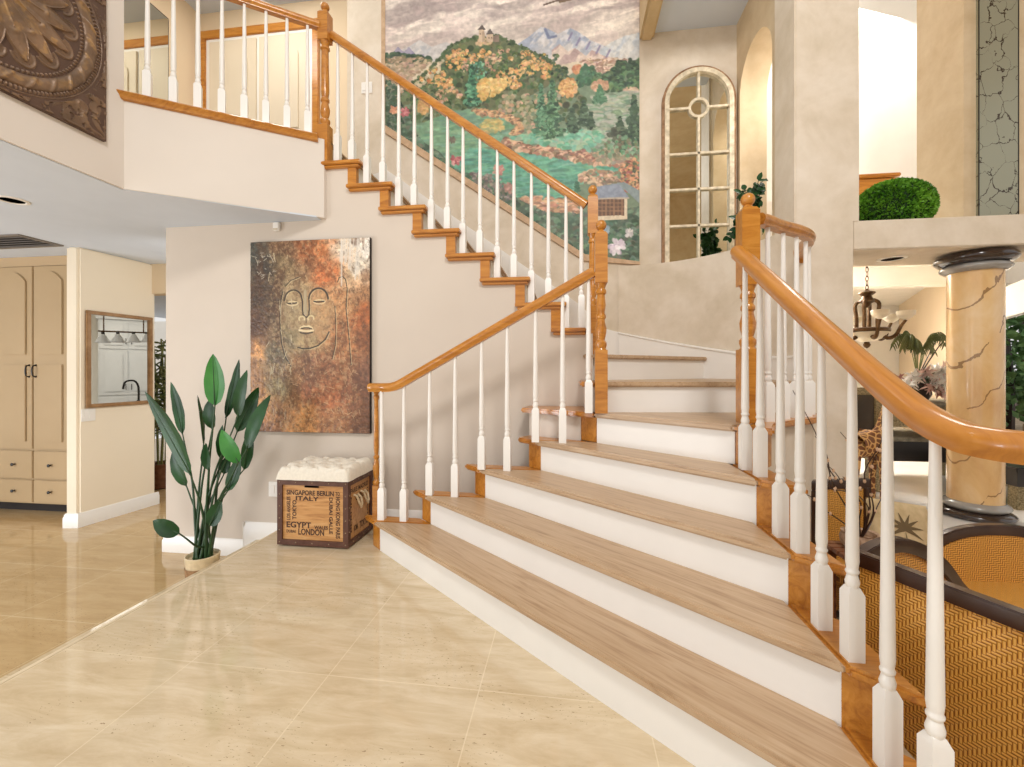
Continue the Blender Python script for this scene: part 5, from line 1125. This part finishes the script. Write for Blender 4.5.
def side_table():
    x, y, zt_ = 1.365, 2.16, .37
    t_ = thing('side_table', 'small slatted wooden side table under the twig vase', 'side table', (x, y, LOW))
    M['slat'] = oak('red_brown_slats', (104, 62, 40), (140, 90, 60), (164, 112, 78), rough=.4)
    for i in range(6): MB().box(x-.14, x+.14, y-.14+i*.047, y-.14+i*.047+.041, zt_-.02, zt_).build('slat', M['slat'], t_, bevel=.003)
    MB().box(x-.13, x+.13, y-.13, y-.10, zt_-.06, zt_-.02).box(x-.13, x+.13, y+.10, y+.13, zt_-.06, zt_-.02).build('apron', M['slat'], t_)
    for a in (-.11, .11):
        for c in (-.11, .11): MB().box(x+a-.018, x+a+.018, y+c-.018, y+c+.018, LOW, zt_-.02).build('leg', M['slat'], t_)
    v = thing('twig_vase', 'low bowl of dark curling twigs with pale buds on the slatted table', 'vase', (x-.02, y+.04, zt_))
    MB().lathe([(.05, zt_+.001), (.075, zt_+.02), (.08, zt_+.05), (.07, zt_+.075), (.074, zt_+.08), (.062, zt_+.075), (.06, zt_+.05), (.001, zt_+.03)], x-.02, y+.04, 0, 22).build('bowl', plain('speckled_bowl', (172, 140, 112), .4, var=30, scale=40), v)
    g = np.random.default_rng(21)
    for i in range(11):
        an = g.uniform(2.2, 5.5) if i < 7 else g.uniform(0, 6.28); R_ = g.uniform(.10, .30); H_ = g.uniform(.25, .62)
        p = [(x-.02, y+.04, zt_+.04)]
        for k in range(1, 5): p.append((x-.02+math.cos(an)*R_*k/4+g.normal(0, .018), y+.04+math.sin(an)*R_*.6*k/4+g.normal(0, .018), zt_+.05+H_*k/4-(.05 if k == 4 else 0)))
        if i > 8:
            T_ = ((1.03, 2.15, 1.11), (1.12, 2.09, .84))[i-9]; p = [p[0], (1.30, 2.19, .62), (1.19, 2.15, .74 if i == 9 else .66), (1.13, 2.16, .92) if i == 9 else (1.16, 2.1, .74), T_]
        pp = smooth_path(p, 4); tw = MB().tube(pp, lambda s: .004-.0025*s, 5).build('twig', M['dark'], v)
        for k in (7, 11, 14): MB().ball(tuple(pp[k]), .0065, 7, 5, (1, 1, 1.5)).build('bud', bpy.data.materials.get('pale_bud') or plain('pale_bud', (214, 176, 140), .7), tw)
side_table()
# ------------------------------------------------------------------ column, dining room things
def column():
    x, y, zb, zt2 = 2.80, 3.39, .19, 2.015
    t_ = thing('marbled_column', 'round column of golden marbled plaster with dark and grey rings', 'column', (x, y, zb))
    MB().lathe([(.142, zb+.11), (.142, zt2-.13)], x, y, 0, 48).build('shaft', M['marble'], t_, smooth=50)
    def ring(r, z0, z1, m, nm):
        n = 10; MB().lathe([(r-.05, z0)]+[(r-.03+.03*math.sin(PI*i/n), z0+(z1-z0)*i/n) for i in range(n+1)]+[(r-.05, z1)], x, y, 0, 48).build(nm, m, t_, smooth=60)
    ring(.200, zb, zb+.055, M['brownlac'], 'base_ring'); ring(.178, zb+.055, zb+.115, M['greylac'], 'base_ring')
    ring(.182, zt2-.135, zt2-.075, M['greylac'], 'capital_ring'); ring(.212, zt2-.078, zt2-.001, M['brownlac'], 'capital_ring')
column()
def chandelier():
    x, y = 2.76, 4.42; zc = 2.42; DZ = -.20; KR = .68
    t_ = thing('chandelier', 'bronze chandelier with alabaster bowls in the dining room', 'chandelier', (x, y, zc))
    MB().lathe([(.06, zc), (.055, zc-.02), (.02, zc-.035), (.006, zc-.04)], x, y, 0, 18).build('ceiling_canopy', M['bronze'], t_)
    b = MB()
    for i in range(11):
        z = zc-.045-i*.042
        b.sweep([(x+(.012*math.cos(a) if i % 2 else 0), y+(0 if i % 2 else .012*math.cos(a)), z-.018+.026*math.sin(a)) for a in [2*PI*k/12 for k in range(12)]], [(-.003, -.003), (.003, -.003), (.003, .003), (-.003, .003)], closed=True, up=(0, 1, 0) if i % 2 else (1, 0, 0))
    b.build('chain', M['bronze'], t_)
    MB().lathe([(r_*.7, z_+DZ) for r_, z_ in [(.012, 2.17), (.03, 2.15), (.09, 2.135), (.095, 2.125), (.05, 2.10), (.06, 2.08), (.10, 2.05), (.05, 2.03), (.03, 2.0), (.001, 1.99)]], x, y, 0, 22).build('crown', M['bronze'], t_)
    MB().lathe([(r_*KR, z_+DZ+.07) for r_, z_ in [(.001, 1.60), (.08, 1.605), (.17, 1.635), (.235, 1.685), (.24, 1.70), (.001, 1.70)]], x, y, 0, 30).build('alabaster_bowl', M['glasslamp'], t_)
    MB().lathe([(r_*KR, z_+DZ+.07) for r_, z_ in [(.245, 1.69), (.255, 1.70), (.25, 1.72), (.22, 1.73), (.001, 1.73)]], x, y, 0, 30).build('bowl_rim', M['bronze'], t_); MB().lathe([(r_, z_+DZ+.07) for r_, z_ in [(.001, 1.54), (.02, 1.555), (.03, 1.575), (.018, 1.6), (.04, 1.61)]], x, y, 0, 14).build('bottom_finial', M['bronze'], t_)
    for i in range(4):
        a = PI/4+i*PI/2; c, s = math.cos(a)*KR, math.sin(a)*KR
        MB().tube(smooth_path([(x+.07*c, y+.07*s, 2.06+DZ), (x+.13*c, y+.13*s, 2.02+DZ), (x+.115*c, y+.115*s, 1.90+DZ), (x+.12*c, y+.12*s, 1.78+DZ), (x+.17*c, y+.17*s, 1.73+DZ)], 4), .016, 8).build('upright', M['bronze'], t_)
    for i in range(6):
        a = .3+i*PI/3; c, s = math.cos(a)*KR, math.sin(a)*KR; R_ = .40
        am = MB().tube(smooth_path([(x+.14*c, y+.14*s, 1.74+DZ), (x+.22*c, y+.22*s, 1.70+DZ), (x+.30*c, y+.30*s, 1.725+DZ), (x+.35*c, y+.35*s, 1.80+DZ), (x+R_*c, y+R_*s, 1.855+DZ)], 4), lambda q: .02-.008*q, 8).build('arm', M['bronze'], t_)
        MB().lathe([(r_*.62, z_+DZ) for r_, z_ in [(.02, 1.855), (.05, 1.865), (.10, 1.895), (.108, 1.93), (.10, 1.935), (.001, 1.90)]], x+R_*c, y+R_*s, 0, 20).build('lamp_bowl', M['glasslamp'], am)
chandelier()
M['stone'] = plain('grey_green_stone', (126, 118, 98), .5, var=22, scale=30); M['darkst'] = plain('dark_lacquer', (46, 42, 40), .3, var=8)
M['glit'] = plain('speckled_gold_stone', (128, 112, 76), .45, var=40, scale=90)
def console():
    x0, x1, y0, y1, z0 = 2.62, 3.66, 4.15, 4.75, .19
    t_ = thing('console_table', 'dark console table with layered stone shelves beyond the column', 'table', ((x0+x1)/2, 4.45, z0))
    for z in (.93, .62): MB().box(x0, x1, y0, y1, z-.035, z).build('stone_shelf', M['stone'], t_, bevel=.008)
    for z in (.80, .50): MB().box(x0+.03, x1-.03, y0+.03, y1-.03, z-.09, z+.09).build('dark_band', M['glit'] if z > .7 else M['darkst'], t_)
    for a in (x0+.05, x1-.05):
        for c in (y0+.05, y1-.05): MB().box(a-.04, a+.04, c-.04, c+.04, z0, .45).build('leg', M['glit'], t_)
console()
def screen():
    x, y = 2.36, 3.98
    t_ = thing('dining_chair', 'tall-backed dark dining chair with a speckled gold frame', 'chair', (x, y, .19))
    for a in (-.20, .20): MB().box(x+a-.03, x+a+.03, y-.03, y+.03, .19, 1.06).build('back_post', M['glit'], t_, bevel=.006)
    MB().box(x-.17, x+.17, y-.015, y+.015, .62, 1.02).build('back_panel', M['darkst'], t_); MB().box(x-.20, x+.20, y-.025, y+.025, 1.0, 1.06).build('top_rail', M['glit'], t_, bevel=.006)
    MB().box(x-.22, x+.22, y-.02, y+.42, .60, .66).build('seat', M['darkst'], t_, bevel=.01)
    for a in (-.19, .19): MB().box(x+a-.025, x+a+.025, y+.36, y+.41, .19, .60).build('front_leg', M['glit'], t_)
screen()
def end_table():
    x0, y0 = 3.20, 3.55
    t_ = thing('end_table', 'low black table with a speckled edge right of the marbled column', 'table', (3.5, 3.8, .19))
    MB().box(x0, x0+.7, y0, y0+.5, .46, .50).build('top', M['darkst'], t_, bevel=.006); MB().box(x0+.02, x0+.68, y0+.02, y0+.48, .36, .46).build('apron', M['darkst'], t_); MB().box(x0+.02, x0+.68, y0+.01, y0+.03, .31, .36).build('edge_band', M['glit'], t_)
    for a in (.06, .64):
        for c in (.06, .44): MB().box(x0+a-.035, x0+a+.035, y0+c-.035, y0+c+.035, .19, .36).build('leg', M['glit'], t_)
end_table()
def giraffe():
    x, y, z0 = 2.245, 3.62, .19
    t_ = thing('giraffe_statue', 'carved wooden giraffe statue with dark patches behind the railing', 'statue', (x, y, z0))
    mt = NT('carved_giraffe_wood'); vo = mt.n('ShaderNodeTexVoronoi', feature='DISTANCE_TO_EDGE'); mt.put(vo.inputs['Vector'], mt.co()); vo.inputs['Scale'].default_value = 22
    col = mt.ramp(vo.outputs['Distance'], [(.06, (206, 160, 96)), (.14, (110, 64, 34))]); mm = mt.fin(col, .5)
    me = bpy.data.meshes.new('body'); V = [(0, 0, .62), (.02, -.16, .64), (.0, .18, .60), (-.02, -.22, .80), (-.03, -.27, 1.02), (-.03, -.30, 1.18), (-.03, -.38, 1.15), (-.03, -.43, 1.12), (.055, -.17, .42), (.06, -.17, .22), (.06, -.17, .01), (-.055, -.16, .42), (-.06, -.16, .22), (-.06, -.16, .01), (.055, .18, .40), (.06, .20, .22), (.06, .18, .01), (-.055, .18, .40), (-.06, .20, .22), (-.06, .18, .01), (.01, .27, .5), (.01, .28, .38)]
    Ed = [(0, 1), (0, 2), (1, 3), (3, 4), (4, 5), (5, 6), (6, 7), (1, 8), (8, 9), (9, 10), (1, 11), (11, 12), (12, 13), (2, 14), (14, 15), (15, 16), (2, 17), (17, 18), (18, 19), (2, 20), (20, 21)]
    rad = [.115, .105, .10, .065, .05, .05, .045, .028, .04, .028, .032, .04, .028, .032, .045, .028, .032, .045, .028, .032, .016, .014]
    ca, sa = math.cos(1.9), math.sin(1.9)
    me.from_pydata([((a*ca-b*sa)*.74, (a*sa+b*ca)*.74, c*.74) for a, b, c in V], Ed, [])
    o = bpy.data.objects.new('body', me); C.objects.link(o); md = o.modifiers.new('s', 'SKIN')
    for i, r in enumerate(rad): me.skin_vertices[0].data[i].radius = (r*.74, r*.74)
    me.skin_vertices[0].data[0].use_root = True; o.modifiers.new('u', 'SUBSURF').levels = 2
    dg = bpy.context.evaluated_depsgraph_get(); m2 = bpy.data.meshes.new_from_object(o.evaluated_get(dg)); bpy.data.objects.remove(o)
    ob = link('body', m2, mm, t_, Vector(), 80); ORG[ob.name] = Vector()
    for k in (-1, 1):
        hx, hy = -.03+.022*k, -.30; W_ = lambda a, b, c: ((a*ca-b*sa)*.74, (a*sa+b*ca)*.74, c*.74)
        MB().tube([W_(hx, hy, 1.2), W_(hx, hy+.02, 1.28)], .007, 6).build('horn', M['dark'], ob, local=True)
        MB().ball(W_(hx+.045*k, hy, 1.2), .017, 8, 6, (1, 1, .6)).build('ear', mm, ob, local=True)
giraffe()
def flowers():
    x, y, z0 = 3.17, 4.40, .93; g = np.random.default_rng(14)
    t_ = thing('flower_arrangement', 'large arrangement of pink white plumes and curled leaves on the console table', 'flower arrangement', (x, y, z0))
    MB().lathe([(.07, z0+.001), (.10, z0+.06), (.09, z0+.14), (.06, z0+.18), (.07, z0+.19), (.001, z0+.17)], x, y, 0, 20).build('vase', M['darkst'], t_)
    pinks = [plain('white_petal', (250, 244, 238), .8, var=8), plain('blush_petal', (238, 208, 198), .8, var=14), plain('wine_petal', (176, 126, 116), .8, var=14)]
    for i in range(26):
        an = g.uniform(PI*.95, PI*2.25); el = g.uniform(-.4, .42); d = Vector((math.cos(an)*math.cos(el), math.sin(an)*math.cos(el)*.7, math.sin(el))).normalized(); L = g.uniform(.22, .36)
        o_ = Vector((x, y, z0+.19)); b = MB(); tp = o_+d*L
        st_ = MB().tube([o_-Vector((0, 0, .02)), o_+d*L*.5, tp], .004, 5).build('plume_stem', M['stem'], t_)
        for k in range(70):
            q = o_+d*L*g.uniform(.35, 1.0); dv = (d*.8+Vector(g.normal(0, .55, 3))).normalized(); leaf_blade(b, q, q+dv*g.uniform(.05, .10), .017, (g.normal(), -1, g.normal()), n=3)
        b.build('plume', pinks[[0, 0, 1, 0, 0, 1, 0, 0, 0, 0, 1, 0, 2][i % 13]], st_, smooth=0)
    for i in range(12):
        an = g.uniform(PI*.85, PI*1.9); o_ = Vector((x, y, z0+.2)); R_ = g.uniform(.08, .22); H_ = g.uniform(.32, .46)
        pth = smooth_path([tuple(o_), (o_.x+math.cos(an)*R_*.35, o_.y+math.sin(an)*R_*.3, o_.z+H_*.8), (o_.x+math.cos(an)*R_*.75, o_.y+math.sin(an)*R_*.6, o_.z+H_), (o_.x+math.cos(an)*R_*1.1, o_.y+math.sin(an)*R_, o_.z+H_*.75)], 6)
        b = MB(); b.tube(pth, .003, 5); lf = b.build('frond', M['leafd'], t_); b = MB()
        for k in range(6, len(pth)-1):
            for s in (-1, 1): leaf_blade(b, pth[k], pth[k]+Vector((s*.025, -.01, -.07)), .012, (0, -1, .2), n=4)
        b.build('leaflets', M['leafd'], lf, smooth=80)
    for (dx, dz, bd) in ((.30, .62, 1), (.13, .42, 0)):
        pth = smooth_path([(x, y, z0+.2), (x+dx*.5, y-.02, z0+.2+dz*.45), (x+dx*.85, y-.03, z0+.2+dz*.7), (x+dx, y-.03, z0+.2+dz)], 6)
        tw = MB().tube(pth, lambda s: .006-.004*s, 6).build('bare_twig', M['dark'], t_)
        if bd: MB().ball(tuple(pth[12]), .018, 8, 6, (1, 1, 1.8)).build('bud', M['bronze'], tw)
M['leafd'] = leafmat('striped_frond', (64, 84, 44), (140, 144, 96)); 
flowers()
def carved_chest():
    x0, x1, y0, y1, z = 2.50, 3.14, 4.62, 5.0, 2.84
    t_ = thing('carved_chest', 'carved honey wood chest on the white shelf behind the topiary', 'chest', ((x0+x1)/2, 4.8, z))
    MB().box(x0, x1, y0, y1, z, z+.24).build('body', M['oak'], t_, bevel=.008); MB().box(x0-.03, x1+.03, y0-.03, y1+.03, z+.24, z+.275).build('lid', M['oak'], t_, bevel=.008)
    for i in range(4): MB().box(x0+.05+i*.15, x0+.16+i*.15, y0-.012, y0+.002, z+.05, z+.11).build('carved_block', M['oak'], t_, bevel=.005)
carved_chest()
# ------------------------------------------------------------------ window and garden beyond the dining room
def garden():
    wn = thing('window_1', 'white framed garden window right of the column', 'window', (3.95, 4.2, .19)); wn['kind'] = 'structure'
    b = MB(); px = lambda a: (d0.x-dd.x*a, d0.y-dd.y*a)
    for a in (.75, 1.2):
        p_ = px(a); b.obox((p_[0]+.04, p_[1], 1.3), (.07, .07, 2.25), rot=math.atan2(dd.y, dd.x))
    for z in (.23, 1.81, 2.38):
        p_ = px(.3); b.obox((p_[0]+.04, p_[1], z), (1.8, .07, .07 if z != 1.81 else .27), rot=math.atan2(dd.y, dd.x))
    b.build('window_frame', M['white'], wn, bevel=.004)
    struct(MB().box(4.05, 30, .5, 26, -.06, .10).build('ground_garden', plain('gravel_earth', (170, 146, 116), .95, var=30, scale=14)), 'gravel garden ground outside the window', 'ground')
    wb = MB(); g = np.random.default_rng(31)
    for r in range(3):
        for i in range(12): wb.obox((6.1+i*.42+g.normal(0, .03)+r*.2, 6.6+g.normal(0, .04)+i*.12, .10+.11+r*.20), (.40, .3, .19), rot=.28+g.normal(0, .05))
    tag(wb.build('garden_wall', plain('rough_garden_stone', (140, 122, 98), .9, var=28, scale=9), bevel=.02), 'low rough stone garden wall outside the dining window', 'garden wall')
    for nm, lab, c, R_, n, sz in (('shrub', 'low bright green shrub outside the dining window', (5.3, 5.0, .42), .32, 900, .09), ('garden_tree', 'dark leafy tree beyond the stone garden wall', (7.9, 9.0, 1.8), 1.25, 3600, .18), ('garden_tree', 'pale green tree rising behind the garden window beam', (10.6, 11.6, 4.3), 1.6, 3200, .24)):
        t_ = thing(nm, lab, 'tree' if 'tree' in nm else 'shrub', (c[0], c[1], .1)); pts = []
        for i in range(n):
            nn = Vector(g.normal(0, 1, 3)).normalized(); rr_ = R_*g.uniform(.55, 1.05)*(1+.18*math.sin(nn.x*5+nn.z*4)); pts.append((Vector(c)+nn*rr_, nn))
        b = MB(); leaf_cloud(b, pts, sz, .8, g, .6); b.build('foliage', M['treeg'], t_, smooth=0)
        if 'tree' in nm: MB().tube([(c[0], c[1], .1), (c[0]+.05, c[1], c[2]*.5), (c[0], c[1], c[2])], lambda s: .14-.06*s, 10).build('trunk', M['dark'], t_)
        else: MB().tube([(c[0], c[1], .1), (c[0], c[1], c[2])], .02, 6).build('stem', M['dark'], t_)
garden()
# ------------------------------------------------------------------ kitchen and hall end seen in the square mirror
def refl(px, py, extra):
    p_ = onHall(px, py); d = Vector(ray(px, py)); d = d-2*d.dot(hn)*hn; return p_+d*extra
def kitchen():
    struct(MB().prism([(-3.31, 3.28), (-2.32, 3.28), (-2.32, 4.45), (1.55, 4.46), (1.55, 9.2), (-3.31, 9.2)], 2.39, 2.404).build('ceiling_kitchen', M['whitewall']), 'white kitchen ceiling', 'ceiling')
    E_ = 3.6; c = refl(128, 371, E_); dv = Vector(ray(128, 371)); dv = dv-2*dv.dot(hn)*hn; dv.z = 0; dv.normalize(); rot = math.atan2(dv.y, dv.x)-PI/2
    t_ = thing('kitchen_cabinet', 'tall white panelled kitchen cabinet seen in the square hall mirror', 'cabinet', (c.x, c.y, LOW), None, rot); ORG[t_.name] = Vector()
    bl = lambda mb, n, m, p=t_, **k: mb.build(n, m, p, local=True, **k)
    D = (Vector((c.x, c.y))-Vector((0, 0))).length
    hw = .42; bl(MB().box(-hw, hw, .02, .55, .0, 2.45), 'body', M['cabwhite']); bl(MB().box(-hw-.03, hw+.03, -.03, .55, 2.45, 2.55), 'crown', M['cabwhite'])
    for a, b_ in ((-hw+.015, -.010), (.010, hw-.015)):
        for z0, z1 in ((.12, 1.02), (1.04, 1.88), (1.90, 2.43)):
            d = MB().box(a, b_, 0, .02, z0, z1).box(a+.07, b_-.07, -.022, .001, z0+.07, z1-.07)
            o = bl(d, 'door', M['cabwhite'], bevel=.006); hx = b_-.03 if a < 0 else a+.03
            bl(MB().tube([(hx, 0, z0+.1), (hx, -.03, z0+.1), (hx, -.03, z0+.2), (hx, 0, z0+.2)], .006, 6), 'handle', M['black'], o)
    w_ = MB(); u = Vector((dv.y, -dv.x, 0)); 
    cc = c+dv*.62; w_.obox((cc.x, cc.y, 1.05), (3.4, .08, 2.68), rot=rot); struct(w_.build('wall_kitchen_side', M['whitewall']), 'white kitchen wall behind the cabinet', 'wall')
    # pendant lamps on a bar
    pb = thing('pendant_light_bar', 'bar of four white pendant lamps seen in the square hall mirror', 'pendant light', tuple(refl(124, 330, 1.7)))
    e0, e1 = refl(97, 331, 1.7), refl(150, 333, 1.7); MB().tube([e0, e1], .012, 8).build('bar', M['bronze'], pb)
    for f in (.1, .85):
        q = e0.lerp(e1, f); MB().tube([q, (q.x, q.y, 2.39)], .008, 6).build('rod', M['bronze'], pb)
    for px in (101.8, 116.8, 132.4, 145.4):
        q = refl(px, 332, 1.7); MB().lathe([(.02, q.z-.03), (.035, q.z-.05), (.085, q.z-.15), (.08, q.z-.15), (.03, q.z-.05), (.001, q.z-.045)], q.x, q.y, 0, 18).build('lamp_shade', M['cabwhite'], pb); MB().tube([q, (q.x, q.y, q.z-.04)], .02, 8).build('socket', M['black'], pb)
    f0 = refl(137.5, 402, 1.9); t2 = refl(132, 402, 1.9)
    isl = thing('kitchen_island', 'white kitchen island with a stone top seen in the square hall mirror', 'kitchen island', (f0.x, f0.y, LOW), None, rot); ORG[isl.name] = Vector()
    zc = f0.z-LOW-.02
    MB().box(-.7, .7, -.25, .30, 0, zc-.04).build('body', M['cabwhite'], isl, local=True); MB().box(-.74, .74, -.29, .34, zc-.04, zc).build('worktop', M['stone'], isl, local=True, bevel=.005)
    fa = thing('kitchen_faucet', 'black gooseneck faucet seen in the square hall mirror', 'faucet', (f0.x, f0.y, LOW+zc))
    z0 = LOW+zc; di = (t2-f0); di.z = 0; di.normalize()
    MB().tube(smooth_path([(f0.x, f0.y, z0), (f0.x, f0.y, z0+.24), tuple(Vector((f0.x, f0.y, z0+.34))+di*.05), tuple(Vector((f0.x, f0.y, z0+.33))+di*.15), tuple(Vector((f0.x, f0.y, z0+.22))+di*.18)], 5), .014, 8).build('spout', M['black'], fa)
    MB().lathe([(.028, z0+.001), (.028, z0+.03), (.016, z0+.05)], f0.x, f0.y, 0, 14).build('base', M['black'], fa)
kitchen()
def hall_plant():
    x, y = -5.16, 4.86; g = np.random.default_rng(41)
    t_ = thing('bamboo_plant', 'slim bamboo plant in a brown pot at the end of the hall', 'plant', (x, y, LOW))
    MB().lathe([(.10, LOW), (.13, LOW+.02), (.16, LOW+.28), (.165, LOW+.32), (.15, LOW+.32), (.14, LOW+.28), (.001, LOW+.28)], x, y, 0, 20).build('pot', plain('rust_brown_pot', (104, 62, 34), .5, var=20, scale=20), t_)
    for i in range(9):
        a = g.uniform(0, 6.28); r_ = g.uniform(.02, .12); bx, by = x+r_*math.cos(a), y+r_*math.sin(a); H_ = g.uniform(1.5, 1.95)
        cn = MB().tube([(bx, by, LOW+.26), (bx+g.normal(0, .03), by, LOW+H_*.6), (bx+g.normal(0, .06), by, LOW+H_)], .010, 7).build('cane', plain('bamboo_cane', (120, 122, 66), .5) if i == 0 else bpy.data.materials['bamboo_cane'], t_)
        b = MB()
        for k in range(46):
            q = Vector((bx+g.normal(0, .07), by+g.normal(0, .07), LOW+H_*g.uniform(.42, 1.0))); d = Vector(g.normal(0, 1, 3)); d.z = -abs(d.z)*.5; d.normalize(); leaf_blade(b, q, q+d*g.uniform(.09, .15), .028, (0, -1, .3), n=4)
        b.build('leaves', M['leafd'], cn, smooth=80)
hall_plant()
# ------------------------------------------------------------------ camera, light, view
sc = bpy.context.scene
cam = bpy.data.objects.new('camera', bpy.data.cameras.new('camera')); C.objects.link(cam); sc.camera = cam
cam.location = (0, 0, EYE); cam.rotation_euler = (PI/2, 0, YAW)
cam.data.sensor_width = 36; cam.data.lens = 36*F_PX/1024; cam.data.shift_y = -12.5/1024; cam.data.clip_start = .02
w = bpy.data.worlds.new('world'); sc.world = w; w.use_nodes = True
bg = w.node_tree.nodes['Background']; bg.inputs[0].default_value = (1.0, .99, .975, 1); bg.inputs[1].default_value = .82
def area(name, loc, target, size, power, color=(1, .95, .88), sy=None):
    l = bpy.data.lights.new(name, 'AREA'); l.energy = power; l.color = color; l.size = size
    if sy: l.shape = 'RECTANGLE'; l.size_y = sy
    o = bpy.data.objects.new(name, l); C.objects.link(o); o.location = loc
    o.rotation_euler = (Vector(target)-Vector(loc)).to_track_quat('-Z', 'Y').to_euler()
    return o
area('entry_window_light', (.7, -1.8, 5.6), (-.7, 3, 1.0), 1.0, 180, (1, .98, .96))
area('landing_fill', (-3.2, 3.7, 5.44), (-3.2, 3.9, 3), .9, 26, (1, .95, .87))  # added fill without a fixture, brightens the landing
area('upper_room_light', (3.3, 5.3, 5.6), (2.3, 4.9, 3.0), 1.4, 90, (1, .98, .96))
area('arch_fill', (2.05, 3.72, 3.7), (1.66, 4.17, 3.2), .3, 7, (1, .95, .87))  # added fill hidden behind the pillar, brightens the arch reveal
area('dining_fill', (2.3, 5.5, 2.34), (2.9, 5.6, 0), 1.1, 170, (1, .97, .92))  # unseen fill added to brighten the dining room
area('hall_ceiling_fill', (-6.6, -.4, .3), (-4.0, 2.6, 2.4), 1.4, 115, (.9, .94, 1))  # cool fill added out of view to lift the hall ceiling
area('hall_wall_fill', (-3.2, -1.6, 1.3), (-4.8, 3.8, 1.7), 1.5, 30, (1, .97, .93))  # fill added behind the camera to brighten the hall
area('under_stair_fill', (-2.5, 3.8, 1.75), (-4.6, 3.95, 1.35), .6, 13, (1, .98, .95))  # added fill in the void below the flight, brightens the hall wall
area('kitchen_light', (-1.6, 5.6, 2.36), (-1.6, 5.7, 0), 1.6, 34, (1, .98, .95))
sc.view_settings.view_transform = 'Standard'; sc.view_settings.look = 'None'; sc.view_settings.gamma = 1
sc.view_settings.use_curve_mapping = False; sc.view_settings.exposure = 0.0
